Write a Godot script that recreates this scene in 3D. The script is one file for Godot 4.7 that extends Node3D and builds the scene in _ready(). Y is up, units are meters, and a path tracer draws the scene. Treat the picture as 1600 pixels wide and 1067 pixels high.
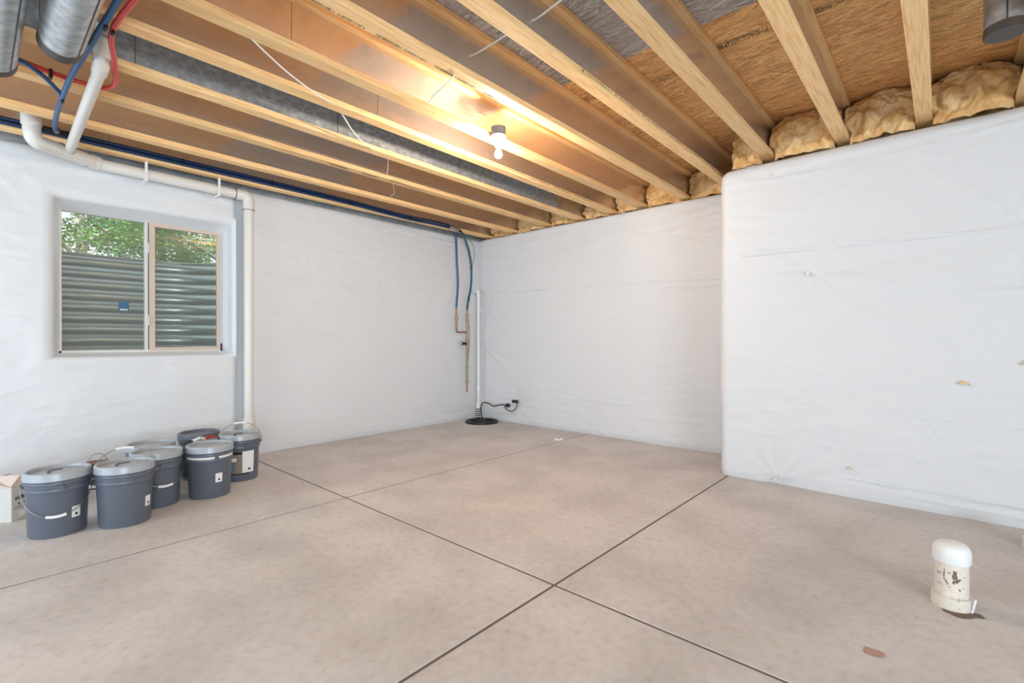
extends Node3D
# An unfinished basement: concrete slab, white vinyl-faced insulation on the walls, wood I-joists overhead.
# Plan coordinates: x to the right, y up, d = distance along the joists away from the camera (Godot z = -d).

const CAM_H := 1.15
const JOIST_Y := 2.655      # underside of the joists
const DECK_Y := 2.957       # underside of the subfloor
const LEFT_X := -5.173      # face of the left wall's vinyl
const BACK_D := 5.036       # face of the back wall's vinyl
const JOG_D := 4.265        # face of the wall that stands forward on the right
const JOG_X := -1.43        # its left side
const ROOM_X := 4.0
const ROOM_D := -3.4

var M := {}
var rng := RandomNumberGenerator.new()
var used := {}


func V(x: float, y: float, d: float) -> Vector3:
	return Vector3(x, y, -d)


# ------------------------------------------------------------------ mesh building
class Shape:
	var v := PackedVector3Array()
	var n := PackedVector3Array()
	var uv := PackedVector2Array()

	func tri(a: Vector3, b: Vector3, c: Vector3, na: Vector3, nb: Vector3, nc: Vector3, ua := Vector2.ZERO, ub := Vector2.ZERO, uc := Vector2.ZERO) -> void:
		if (c - a).cross(b - a).dot(na + nb + nc) < 0.0:
			v.append_array([a, c, b]); n.append_array([na, nc, nb]); uv.append_array([ua, uc, ub])
		else:
			v.append_array([a, b, c]); n.append_array([na, nb, nc]); uv.append_array([ua, ub, uc])

	# a flat four-cornered face whose outside is where out points
	func face(a: Vector3, b: Vector3, c: Vector3, e: Vector3, out: Vector3, uva := Vector2.ZERO, uvb := Vector2.RIGHT, uvc := Vector2.ONE, uve := Vector2.DOWN) -> void:
		var m := (c - a).cross(e - b).normalized()
		if m.dot(out) < 0.0:
			m = -m
		tri(a, b, c, m, m, m, uva, uvb, uvc)
		tri(a, c, e, m, m, m, uva, uvc, uve)

	# a chamfered block; texture coordinates are metres along its longest side and across it
	func block(lo: Vector3, hi: Vector3, bevel := 0.003, t := Transform3D.IDENTITY, shift := Vector2.ZERO) -> void:
		var a := Vector3(minf(lo.x, hi.x), minf(lo.y, hi.y), minf(lo.z, hi.z))
		var z := Vector3(maxf(lo.x, hi.x), maxf(lo.y, hi.y), maxf(lo.z, hi.z))
		var size := z - a
		var b := minf(bevel, minf(size.x, minf(size.y, size.z)) * 0.49)
		var mid := (a + z) * 0.5
		var half := size * 0.5
		var long := size.max_axis_index()
		var at := func(p: Vector3, ax: int) -> Vector2:
			var w := Vector3(p.x, p.y, p.z)
			var others := []
			for k in 3:
				if k != long:
					others.append(k)
			var across: int = others[0] if ax == others[1] else others[1]
			if ax == long:
				return Vector2(w[others[0]], w[others[1]]) + shift
			return Vector2(w[long], w[across] + 0.13 * ax) + shift
		for ax in 3:
			for s in [-1.0, 1.0]:
				var i := (ax + 1) % 3
				var j := (ax + 2) % 3
				var q := []
				for c in [[-1, -1], [1, -1], [1, 1], [-1, 1]]:
					var p := Vector3.ZERO
					p[ax] = s * half[ax]
					p[i] = c[0] * (half[i] - b)
					p[j] = c[1] * (half[j] - b)
					q.append(p + mid)
				var out := Vector3.ZERO
				out[ax] = s
				face(t * q[0], t * q[1], t * q[2], t * q[3], t.basis * out, at.call(q[0], ax), at.call(q[1], ax), at.call(q[2], ax), at.call(q[3], ax))
		if b <= 0.0:
			return
		for ax in 3:
			var i := (ax + 1) % 3
			var j := (ax + 2) % 3
			for s in [[-1, -1], [1, -1], [1, 1], [-1, 1]]:
				var q := []
				for c in [[-1, 0], [1, 0], [1, 1], [-1, 1]]:
					var p := Vector3.ZERO
					p[ax] = c[0] * (half[ax] - b)
					p[i] = s[0] * (half[i] - (b if c[1] == 0 else 0.0))
					p[j] = s[1] * (half[j] - (0.0 if c[1] == 0 else b))
					q.append(p + mid)
				var out := Vector3.ZERO
				out[i] = s[0]
				out[j] = s[1]
				face(t * q[0], t * q[1], t * q[2], t * q[3], t.basis * out, at.call(q[0], i), at.call(q[1], i), at.call(q[2], i), at.call(q[3], i))
		for sx in [-1, 1]:
			for sy in [-1, 1]:
				for sz in [-1, 1]:
					var s := Vector3(sx, sy, sz)
					var p := mid + s * half
					var out: Vector3 = (t.basis * s).normalized()
					tri(t * (p - Vector3(0, sy, sz) * b), t * (p - Vector3(sx, 0, sz) * b), t * (p - Vector3(sx, sy, 0) * b), out, out, out)

	# a round bar along a path; radii may differ from point to point
	func tube(path: Array, radius: float, sides := 14, capped := true, radii := []) -> void:
		var count := path.size()
		var side := Vector3.ZERO
		var rings := []
		var along := 0.0
		var runs := []
		for k in count:
			var dir: Vector3 = (path[mini(k + 1, count - 1)] - path[maxi(k - 1, 0)]).normalized()
			if k == 0:
				side = dir.cross(Vector3.UP if absf(dir.y) < 0.9 else Vector3.RIGHT).normalized()
			else:
				side = (side - dir * side.dot(dir)).normalized()
				along += path[k].distance_to(path[k - 1])
			var up := dir.cross(side)
			var r: float = radii[k] if radii.size() else radius
			var ring := []
			for s in sides + 1:
				var a := TAU * s / sides
				var o := side * cos(a) + up * sin(a)
				ring.append([path[k] + o * r, o, Vector2(along, float(s) / sides * 0.3)])
			rings.append(ring)
			runs.append(dir)
		for k in count - 1:
			for s in sides:
				var a = rings[k][s]; var b = rings[k][s + 1]; var c = rings[k + 1][s + 1]; var e = rings[k + 1][s]
				tri(a[0], b[0], c[0], a[1], b[1], c[1], a[2], b[2], c[2])
				tri(a[0], c[0], e[0], a[1], c[1], e[1], a[2], c[2], e[2])
		if capped:
			for end in [0, count - 1]:
				var out: Vector3 = -runs[0] if end == 0 else runs[count - 1]
				for s in sides:
					tri(path[end], rings[end][s][0], rings[end][s + 1][0], out, out, out)

	# a turned shape: profile of (radius, height) about the y axis of t; corners sharper than 40 degrees stay sharp
	func lathe(profile: Array, sides := 36, t := Transform3D.IDENTITY, from := 0.0, to := TAU) -> void:
		var turned := 0.0
		for k in profile.size():
			turned += (profile[k] as Vector2).cross(profile[(k + 1) % profile.size()])
		if turned < -1e-9:
			profile = profile.duplicate()
			profile.reverse()
		var segs := profile.size() - 1
		var seg_n := []
		for k in segs:
			var e: Vector2 = profile[k + 1] - profile[k]
			seg_n.append(Vector2(e.y, -e.x).normalized())
		for k in segs:
			var n0: Vector2 = seg_n[k]
			var n1: Vector2 = seg_n[k]
			if k > 0 and seg_n[k - 1].dot(n0) > 0.76:
				n0 = (seg_n[k - 1] + seg_n[k]).normalized()
			if k < segs - 1 and seg_n[k + 1].dot(seg_n[k]) > 0.76:
				n1 = (seg_n[k + 1] + seg_n[k]).normalized()
			var p0: Vector2 = profile[k]
			var p1: Vector2 = profile[k + 1]
			for s in sides:
				var a0 := lerpf(from, to, float(s) / sides)
				var a1 := lerpf(from, to, float(s + 1) / sides)
				var q := []
				for c in [[p0, n0, a0], [p0, n0, a1], [p1, n1, a1], [p1, n1, a0]]:
					var p: Vector2 = c[0]
					var m: Vector2 = c[1]
					var a: float = c[2]
					q.append([t * Vector3(cos(a) * p.x, p.y, sin(a) * p.x), t.basis * Vector3(cos(a) * m.x, m.y, sin(a) * m.x), Vector2(a * 0.15, p.y)])
				if p0.x > 0.0:
					tri(q[0][0], q[1][0], q[2][0], q[0][1], q[1][1], q[2][1], q[0][2], q[1][2], q[2][2])
				if p1.x > 0.0:
					tri(q[0][0], q[2][0], q[3][0], q[0][1], q[2][1], q[3][1], q[0][2], q[2][2], q[3][2])

	# a smooth sheet through a grid of points; cells for which skip answers true are left open
	func sheet(p: Array, uvs: Array, toward: Vector3, skip = null, closed := false) -> void:
		var rows := p.size()
		var cols: int = p[0].size()
		var normals := []
		for i in rows:
			var line := PackedVector3Array()
			for j in cols:
				var l: Vector3 = p[i][(cols - 2 if closed else 0) if j == 0 else j - 1]
				var r: Vector3 = p[i][(1 if closed else cols - 1) if j == cols - 1 else j + 1]
				var m: Vector3 = (r - l).cross(p[mini(i + 1, rows - 1)][j] - p[maxi(i - 1, 0)][j]).normalized()
				line.append(m)
			normals.append(line)
		var flip := 1.0
		var sum := Vector3.ZERO
		for i in rows:
			for m in normals[i]:
				sum += m
		if toward != Vector3.ZERO and sum.dot(toward) < 0.0:
			flip = -1.0
		for i in rows - 1:
			for j in cols - 1:
				if skip != null and skip.call(i, j):
					continue
				tri(p[i][j], p[i][j + 1], p[i + 1][j + 1], normals[i][j] * flip, normals[i][j + 1] * flip, normals[i + 1][j + 1] * flip, uvs[i][j], uvs[i][j + 1], uvs[i + 1][j + 1])
				tri(p[i][j], p[i + 1][j + 1], p[i + 1][j], normals[i][j] * flip, normals[i + 1][j + 1] * flip, normals[i + 1][j] * flip, uvs[i][j], uvs[i + 1][j + 1], uvs[i + 1][j])

	func mesh() -> ArrayMesh:
		var a := []
		a.resize(Mesh.ARRAY_MAX)
		a[Mesh.ARRAY_VERTEX] = v
		a[Mesh.ARRAY_NORMAL] = n
		a[Mesh.ARRAY_TEX_UV] = uv
		var m := ArrayMesh.new()
		m.add_surface_from_arrays(Mesh.PRIMITIVE_TRIANGLES, a)
		return m


# rounds the corners of a polyline
func bent(points: Array, radius: float, steps := 8) -> Array:
	var out := [points[0]]
	for k in range(1, points.size() - 1):
		var a: Vector3 = points[k - 1]
		var b: Vector3 = points[k]
		var c: Vector3 = points[k + 1]
		var r := minf(radius, minf(a.distance_to(b), b.distance_to(c)) * 0.49)
		var p0 := b + (a - b).normalized() * r
		var p1 := b + (c - b).normalized() * r
		for s in steps + 1:
			var t := float(s) / steps
			out.append(p0.lerp(b, t).lerp(b.lerp(p1, t), t))
	out.append(points[-1])
	return out


# a soft curve through points
func curve(points: Array, steps := 8) -> Array:
	var out := []
	var last := points.size() - 1
	for k in last:
		var p0: Vector3 = points[maxi(k - 1, 0)]
		var p3: Vector3 = points[mini(k + 2, last)]
		for s in steps:
			out.append(points[k].cubic_interpolate(points[k + 1], p0, p3, float(s) / steps))
	out.append(points[last])
	return out


# ------------------------------------------------------------------ nodes
func numbered(called: String) -> String:
	var k: int = used.get(called, 0)
	used[called] = k + 1
	return called if k == 0 else "%s_%03d" % [called, k]


func tag(o: Node3D, label := "", category := "", group := "", kind := "") -> Node3D:
	for pair in [["label", label], ["category", category], ["group", group], ["kind", kind]]:
		if pair[1]:
			o.set_meta(pair[0], pair[1])
	return o


func thing(called: String, label: String, category: String, at := Vector3.ZERO, turn := 0.0, group := "") -> Node3D:
	var o := Node3D.new()
	o.name = numbered(called)
	add_child(o)
	o.position = at
	o.rotation.y = turn
	return tag(o, label, category, group)


func setting(called: String) -> Node3D:
	var o := Node3D.new()
	o.name = called
	add_child(o)
	return tag(o, "", "", "", "structure")


func part(called: String, s, material: Material, under: Node3D, label := "") -> MeshInstance3D:
	var o := MeshInstance3D.new()
	o.mesh = s.mesh() if s is Shape else s
	o.material_override = material
	o.name = called
	o.cast_shadow = GeometryInstance3D.SHADOW_CASTING_SETTING_ON
	under.add_child(o, true)
	if label:
		o.set_meta("label", label)
	return o


func solo(called: String, s: Shape, material: Material, label: String, category: String, group := "") -> MeshInstance3D:
	var o := part(numbered(called), s, material, self)
	tag(o, label, category, group)
	return o


# ------------------------------------------------------------------ materials
func noise(seed_: int, frequency: float, octaves := 4, kind := FastNoiseLite.TYPE_SIMPLEX_SMOOTH) -> FastNoiseLite:
	var f := FastNoiseLite.new()
	f.seed = seed_
	f.noise_type = kind
	f.frequency = frequency
	f.fractal_octaves = octaves
	f.fractal_type = FastNoiseLite.FRACTAL_FBM
	return f


func picture(f: FastNoiseLite, stops: Array, side := 512, as_normal := false, bump := 4.0) -> NoiseTexture2D:
	var t := NoiseTexture2D.new()
	t.width = side
	t.height = side
	t.seamless = true
	t.noise = f
	if as_normal:
		t.as_normal_map = true
		t.bump_strength = bump
	elif stops.size():
		var g := Gradient.new()
		g.offsets = PackedFloat32Array(stops.map(func(s): return s[0]))
		g.colors = PackedColorArray(stops.map(func(s): return s[1]))
		t.color_ramp = g
	return t


func plain(color: Color, rough := 0.6, metal := 0.0) -> StandardMaterial3D:
	var m := StandardMaterial3D.new()
	m.albedo_color = color
	m.roughness = rough
	m.metallic = metal
	return m


func strand_board() -> Image:
	var side := 512
	var px := PackedByteArray()
	px.resize(side * side * 3)
	for k in side * side:
		px[k * 3] = 214; px[k * 3 + 1] = 163; px[k * 3 + 2] = 110
	var r := RandomNumberGenerator.new()
	r.seed = 77
	for f in 3000:
		var cx := r.randf() * side
		var cy := r.randf() * side
		var a := r.randfn(0.0, 0.33)
		var long := r.randf_range(14.0, 46.0)
		var wide := r.randf_range(1.8, 5.5)
		var tone := r.randfn(0.0, 0.075)
		var red := 246.0 * (1.0 + tone)
		var green := 200.0 * (1.0 + tone * 1.15)
		var blue := 146.0 * (1.0 + tone * 1.3)
		var co := cos(a)
		var si := sin(a)
		var skew := r.randf_range(-0.8, 0.8)
		var u := -long
		while u <= long:
			var w := wide * (1.0 - 0.5 * absf(u / long))
			var v := -w
			while v <= w:
				var uu := u + v * skew
				var x := posmod(int(cx + uu * co - v * si), side)
				var y := posmod(int(cy + uu * si + v * co), side)
				var edge := 0.82 if v > w - 1.1 or u > long - 1.2 else 1.0
				var at := (y * side + x) * 3
				px[at] = int(clampf(red * edge, 0, 255)); px[at + 1] = int(clampf(green * edge, 0, 255)); px[at + 2] = int(clampf(blue * edge, 0, 255))
				v += 0.8
			u += 0.8
	return Image.create_from_data(side, side, false, Image.FORMAT_RGB8, px)


func ink_picture(rows: int, seed_: int, bars: bool) -> ImageTexture:   # rows of smudged, unreadable mill print
	var r := RandomNumberGenerator.new()
	r.seed = seed_
	var im := Image.create(256, 64, false, Image.FORMAT_RGBA8)
	im.fill(Color(0.1, 0.08, 0.06, 0.0))
	var ink := Color(0.1, 0.08, 0.06, 1.0)
	var x0 := 2
	if bars:
		for k in 4:
			im.fill_rect(Rect2i(2 + k * 9, 4, 5, 56), ink)
		im.fill_rect(Rect2i(42, 6, 26, 6), ink); im.fill_rect(Rect2i(42, 26, 20, 5), ink); im.fill_rect(Rect2i(42, 46, 26, 6), ink)
		im.fill_rect(Rect2i(42, 6, 6, 24), ink); im.fill_rect(Rect2i(60, 26, 6, 24), ink); im.fill_rect(Rect2i(74, 2, 3, 60), ink)
		x0 = 82
	var h := 60 / rows
	for row in rows:
		var x := x0
		while x < 250:
			var w := r.randi_range(3, 9)
			var y := 2 + row * h
			if r.randf() < 0.85:
				im.fill_rect(Rect2i(x, y, 2, h - 5), ink)
				if r.randf() < 0.6:
					im.fill_rect(Rect2i(x, y + r.randi_range(0, 1) * (h - 8), w, 3), ink)
				if r.randf() < 0.5:
					im.fill_rect(Rect2i(x + w - 2, y, 2, h - 5), ink)
				if r.randf() < 0.4:
					im.fill_rect(Rect2i(x, y + h / 2 - 3, w, 2), ink)
			x += w + 3
	return ImageTexture.create_from_image(im)


func ink(rows: int, seed_: int, bars := false) -> StandardMaterial3D:
	var m := plain(Color.WHITE, 0.8)
	m.albedo_texture = ink_picture(rows, seed_, bars)
	m.transparency = BaseMaterial3D.TRANSPARENCY_ALPHA_SCISSOR
	m.alpha_scissor_threshold = 0.5
	return m


func materials() -> void:
	var c := plain(Color.WHITE, 0.62)
	c.albedo_texture = picture(noise(3, 0.006, 6), [[0.0, Color(0.765, 0.745, 0.74)], [0.42, Color(0.81, 0.79, 0.785)], [0.6, Color(0.835, 0.815, 0.81)], [1.0, Color(0.87, 0.85, 0.845)]], 1024)
	c.uv1_triplanar = true
	c.uv1_world_triplanar = true
	c.uv1_scale = Vector3.ONE * 0.21
	c.detail_enabled = true
	c.detail_blend_mode = BaseMaterial3D.BLEND_MODE_MUL
	c.detail_uv_layer = BaseMaterial3D.DETAIL_UV_2
	c.uv2_triplanar = true
	c.uv2_world_triplanar = true
	c.uv2_scale = Vector3.ONE * 0.83
	c.detail_albedo = picture(noise(9, 0.02, 5), [[0.0, Color(0.88, 0.87, 0.86)], [0.25, Color(0.97, 0.965, 0.96)], [0.7, Color.WHITE], [1.0, Color(1, 1, 1)]], 1024)
	c.heightmap_enabled = false
	c.normal_enabled = true
	c.normal_texture = picture(noise(4, 0.03, 5), [], 512, true, 1.2)
	c.normal_scale = 0.35
	M.concrete = c
	M.joint = plain(Color(0.46, 0.41, 0.37), 0.95)
	var cw := plain(Color.WHITE, 0.85)
	cw.albedo_texture = picture(noise(15, 0.012, 5), [[0.0, Color(0.52, 0.53, 0.54)], [1.0, Color(0.68, 0.69, 0.70)]], 512)
	cw.uv1_triplanar = true
	cw.uv1_world_triplanar = true
	M.grey_wall = cw
	var vi := plain(Color(0.87, 0.87, 0.88), 0.42)
	vi.metallic_specular = 0.4
	vi.normal_enabled = true
	vi.normal_texture = picture(noise(21, 0.012, 4), [], 512, true, 5.0)
	vi.normal_scale = 0.18
	vi.uv1_triplanar = true
	vi.uv1_world_triplanar = true
	vi.uv1_scale = Vector3(0.55, 2.6, 0.55)
	M.vinyl = vi
	M.poly = plain(Color(0.80, 0.82, 0.84), 0.5)
	M.paint = plain(Color(0.88, 0.87, 0.86), 0.7)
	var board := strand_board()
	var grey := board.duplicate()
	grey.convert(Image.FORMAT_L8)
	grey.convert(Image.FORMAT_RGB8)
	for pair in [["osb", board, Color(1.0, 0.945, 0.86)], ["grey_osb", grey, Color(0.93, 0.90, 0.88)]]:
		var m := plain(pair[2], 0.75)
		m.albedo_texture = ImageTexture.create_from_image(pair[1])
		m.heightmap_enabled = true
		m.heightmap_texture = ImageTexture.create_from_image(grey)
		m.heightmap_scale = 0.2
		m.uv1_triplanar = true
		m.uv1_world_triplanar = true
		m.uv1_scale = Vector3.ONE * 0.85
		M[pair[0]] = m
	for pair in [["pine", 31, 1.0], ["pine_pale", 47, 1.08], ["pine_dark", 59, 0.93]]:
		var m := plain(Color(pair[2], pair[2] * 0.995, pair[2] * 0.98).clamp(), 0.65)
		m.albedo_texture = picture(noise(pair[1], 0.018, 5), [[0.0, Color(0.87, 0.65, 0.42)], [0.3, Color(0.955, 0.765, 0.53)], [0.55, Color(0.985, 0.815, 0.59)], [1.0, Color(1.0, 0.865, 0.67)]], 512)
		m.uv1_scale = Vector3(0.35, 7.0, 1.0)
		M[pair[0]] = m
	var w := plain(Color(0.88, 0.83, 0.785), 0.24, 0.80)
	w.normal_enabled = true
	w.normal_texture = picture(noise(63, 0.01, 5), [], 512, true, 6.0)
	w.normal_scale = 0.32
	w.uv1_scale = Vector3(0.8, 2.4, 1.0)
	M.foil = w
	var gal := plain(Color(0.74, 0.76, 0.77), 0.33, 0.95)
	gal.albedo_texture = picture(noise(71, 0.03, 4, FastNoiseLite.TYPE_CELLULAR), [[0.0, Color(0.72, 0.72, 0.72)], [1.0, Color(1, 1, 1)]], 512)
	gal.normal_enabled = true
	gal.normal_texture = picture(noise(72, 0.008, 4), [], 512, true, 5.0)
	gal.normal_scale = 0.25
	gal.uv1_scale = Vector3(1.4, 2.2, 1.0)
	M.galvanized = gal
	var lin := gal.duplicate()
	lin.metallic = 0.6
	lin.roughness = 0.45
	lin.normal_scale = 0.8
	lin.albedo_color = Color(0.84, 0.85, 0.86)
	M.liner = lin
	var du := gal.duplicate()
	du.metallic = 0.78
	du.roughness = 0.36
	du.albedo_color = Color(0.86, 0.87, 0.88)
	M.duct = du
	M.dark_metal = plain(Color(0.36, 0.33, 0.31), 0.5, 0.75)
	var batt := plain(Color.WHITE, 0.95)
	batt.albedo_texture = picture(noise(81, 0.012, 5), [[0.0, Color(0.76, 0.54, 0.30)], [0.38, Color(0.89, 0.71, 0.47)], [0.65, Color(0.94, 0.80, 0.60)], [1.0, Color(0.97, 0.88, 0.74)]], 512)
	batt.uv1_triplanar = true
	batt.uv1_world_triplanar = true
	batt.uv1_scale = Vector3.ONE * 0.8
	batt.subsurf_scatter_enabled = false
	batt.normal_enabled = true
	batt.normal_texture = picture(noise(82, 0.05, 4), [], 512, true, 4.0)
	batt.normal_scale = 0.5
	M.batt = batt
	M.pvc = plain(Color(0.885, 0.86, 0.83), 0.32)
	M.pvc_white = plain(Color(0.93, 0.93, 0.93), 0.3)
	M.primer = plain(Color(0.33, 0.27, 0.36), 0.6)
	M.blue = plain(Color(0.14, 0.33, 0.52), 0.35)
	M.navy = plain(Color(0.05, 0.18, 0.33), 0.35)
	M.teal = plain(Color(0.05, 0.34, 0.44), 0.35)
	M.red = plain(Color(0.80, 0.24, 0.22), 0.35)
	M.dark_red = plain(Color(0.62, 0.08, 0.10), 0.35)
	M.black = plain(Color(0.045, 0.045, 0.05), 0.45)
	M.copper = plain(Color(0.62, 0.42, 0.33), 0.38, 0.85)
	M.brass = plain(Color(0.60, 0.53, 0.40), 0.4, 0.85)
	M.cable = plain(Color(0.86, 0.85, 0.83), 0.4)
	M.tan = plain(Color(0.80, 0.73, 0.67), 0.5)
	M.frame_white = plain(Color(0.86, 0.85, 0.83), 0.5)
	M.frame_dark = plain(Color(0.18, 0.15, 0.14), 0.6)
	var gl := plain(Color(0.9, 0.97, 0.95, 0.06), 0.0)
	gl.transparency = BaseMaterial3D.TRANSPARENCY_ALPHA
	M.glass = gl
	M.pail = plain(Color(0.365, 0.385, 0.43), 0.33)
	M.pail_dark = plain(Color(0.31, 0.33, 0.38), 0.38)
	M.lid = plain(Color(0.64, 0.655, 0.68), 0.28)
	M.wire = plain(Color(0.62, 0.62, 0.63), 0.35, 0.9)
	M.grip = plain(Color(0.90, 0.90, 0.91), 0.4)
	M.label = plain(Color(0.90, 0.90, 0.89), 0.6)
	M.label_brown = plain(Color(0.52, 0.46, 0.41), 0.6)
	M.label_cyan = plain(Color(0.16, 0.52, 0.62), 0.6)
	M.label_navy = plain(Color(0.05, 0.08, 0.17), 0.45)
	M.green_can = plain(Color(0.10, 0.27, 0.25), 0.4)
	M.rust = plain(Color(0.55, 0.44, 0.36), 0.6, 0.3)
	var card := plain(Color(0.80, 0.78, 0.76), 0.8)
	M.card = card
	M.card_inside = plain(Color(0.86, 0.79, 0.755), 0.85)
	M.ink_flat = plain(Color(0.10, 0.09, 0.09), 0.8)
	M.ink_brown = plain(Color(0.30, 0.17, 0.10), 0.8)
	M.porcelain = plain(Color(0.93, 0.93, 0.92), 0.25)
	M.box_grey = plain(Color(0.42, 0.43, 0.45), 0.5)
	var bulb := plain(Color(1, 0.97, 0.92), 0.3)
	bulb.emission_enabled = true
	bulb.emission = Color(1.0, 0.95, 0.86)
	bulb.emission_energy_multiplier = 6.0
	M.bulb = bulb
	var pane_glow := plain(Color(0.8, 0.85, 0.9), 0.3)
	pane_glow.emission_enabled = true
	pane_glow.emission = Color(0.90, 0.955, 1.0)
	pane_glow.emission_energy_multiplier = 1.2
	M.unseen_pane_glow = pane_glow  # pane glow for the two unseen windows
	var ww := plain(Color(0.60, 0.63, 0.60), 0.28, 0.85)
	M.well = ww
	M.bark = plain(Color(0.80, 0.80, 0.76), 0.85)
	M.twig = plain(Color(0.36, 0.34, 0.29), 0.85)
	for pair in [["leaf", Color(0.38, 0.60, 0.30)], ["leaf_blue", Color(0.33, 0.58, 0.42)], ["leaf_dark", Color(0.30, 0.47, 0.26)]]:
		var m := plain(pair[1], 0.55)
		m.backlight_enabled = true
		m.backlight = Color(0.5, 0.62, 0.30)
		m.cull_mode = BaseMaterial3D.CULL_DISABLED
		M[pair[0]] = m
	M.soil = plain(Color(0.36, 0.32, 0.25), 0.95)
	M.sticker = plain(Color(0.20, 0.40, 0.52), 0.5)
	M.stain = plain(Color(0.72, 0.58, 0.53), 0.65)
	M.mud = plain(Color(0.48, 0.41, 0.36), 0.9)
	M.drip = plain(Color(0.95, 0.94, 0.92), 0.5)


# ------------------------------------------------------------------ the scene
func _ready() -> void:
	rng.seed = 2024
	# camera
	var cam := Camera3D.new()
	cam.name = "camera"
	add_child(cam)
	cam.position = V(0, CAM_H, 0)
	cam.rotation_degrees = Vector3(-0.145, 41.72, 0)
	cam.fov = 70.5
	cam.near = 0.05
	cam.far = 200.0
	cam.current = true
	# sky: bright overcast
	var sky := ProceduralSkyMaterial.new()
	sky.sky_top_color = Color(0.86, 0.91, 0.97)
	sky.sky_horizon_color = Color(0.97, 0.97, 0.95)
	sky.ground_horizon_color = Color(0.60, 0.62, 0.56)
	sky.ground_bottom_color = Color(0.35, 0.36, 0.30)
	sky.sky_energy_multiplier = 1.15
	var env := Environment.new()
	env.background_mode = Environment.BG_SKY
	env.sky = Sky.new()
	env.sky.sky_material = sky
	env.tonemap_mode = Environment.TONE_MAPPER_LINEAR
	env.tonemap_exposure = 1.1
	env.sdfgi_enabled = true
	env.ssao_enabled = true
	env.ssil_enabled = true
	var world := WorldEnvironment.new()
	world.name = "world_environment"
	world.environment = env
	add_child(world)
	# the sun stands high over the house and lights the trees beyond the window
	var sun := DirectionalLight3D.new()
	sun.name = "sun"
	add_child(sun)
	sun.light_color = Color(1.0, 0.97, 0.9)
	sun.light_energy = 2.2
	sun.light_angular_distance = 1.0
	sun.shadow_enabled = true
	sun.look_at_from_position(Vector3(6, 12, 4), Vector3(-4, 0, -2))
	# unseen windows behind the camera, placed to light the walls and ceiling evenly
	for q in [["unseen_light_front", V(-3.2, 1.25, ROOM_D + 0.06), Vector3(0, 0, -1), 10.5], ["unseen_light_side", V(ROOM_X - 0.06, 1.25, -1.3), Vector3(-1, 0, 0), 27.0]]:
		var a := AreaLight3D.new()
		a.name = q[0]
		add_child(a)
		a.area_size = Vector2(3.6, 1.7)
		a.light_color = Color(0.84, 0.935, 1.0)
		a.light_energy = q[3]
		a.area_range = 16.0
		a.area_attenuation = 2.0
		a.shadow_enabled = true
		a.look_at_from_position(q[1], q[1] + q[2])
	materials()

	floor_slabs()
	ceiling_deck()
	walls()
	window()
	joists()
	batts()
	ducts()
	light_fixture("white porcelain lampholder with a glowing bulb on the sixth joist from the left wall", V(-2.443, JOIST_Y, 2.59), 1.5)
	drain_pipes()
	water_pipes()
	manifold()
	sump()
	floor_fittings()
	pails()
	cables()
	outside()


func floor_slabs() -> void:
	var o := setting("floor")
	var base := Shape.new()
	base.block(V(-5.5, -0.30, ROOM_D - 0.1), V(ROOM_X + 0.1, -0.03, 5.6), 0.0)
	part("bed", base, M.joint, o)
	var xs := [-5.5, -3.2557, -1.3616, 0.95, ROOM_X + 0.1]
	var ds := [ROOM_D - 0.1, -0.9, 1.8262, 5.6]
	var g := 0.0075
	for i in xs.size() - 1:
		for j in ds.size() - 1:
			var s := Shape.new()
			s.block(V(xs[i] + g, -0.10, ds[j] + g), V(xs[i + 1] - g, 0.0, ds[j + 1] - g), 0.0015)
			part("slab", s, M.concrete, o)
	for i in range(1, xs.size() - 1):
		var cut := Shape.new()
		cut.block(V(xs[i] - g + 0.0004, -0.03, ROOM_D), V(xs[i] + g - 0.0004, -0.0025, 5.25), 0.0)
		part("control_joint", cut, M.joint, o)
	for j in range(1, ds.size() - 1):
		var across := Shape.new()
		across.block(V(-5.2, -0.03, ds[j] - g + 0.0004), V(ROOM_X, -0.003, ds[j] + g - 0.0004), 0.0)
		part("control_joint", across, M.joint, o)
	for q in [[-0.19, 2.212, 0.035, M.stain], [0.05, 2.775, 0.055, M.mud], [0.10, 2.795, 0.035, M.mud], [-3.855, 0.64, 0.016, M.drip], [-3.97, 0.725, 0.020, M.drip], [-3.93, 0.70, 0.012, M.drip]]:   # dried spills
		var s := Shape.new()
		var r := RandomNumberGenerator.new()
		r.seed = int(q[0] * 1000) + 900
		var ring := []
		for k in 18:
			var a := TAU * k / 18.0
			var rad: float = q[2] * r.randf_range(0.75, 1.2)
			ring.append(V(q[0] + cos(a) * rad, 0.0015, q[1] + sin(a) * rad * 0.8))
		for k in 18:
			s.tri(V(q[0], 0.002, q[1]), ring[k], ring[(k + 1) % 18], Vector3.UP, Vector3.UP, Vector3.UP)
		part("dried_spill", s, q[3], o)


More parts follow.
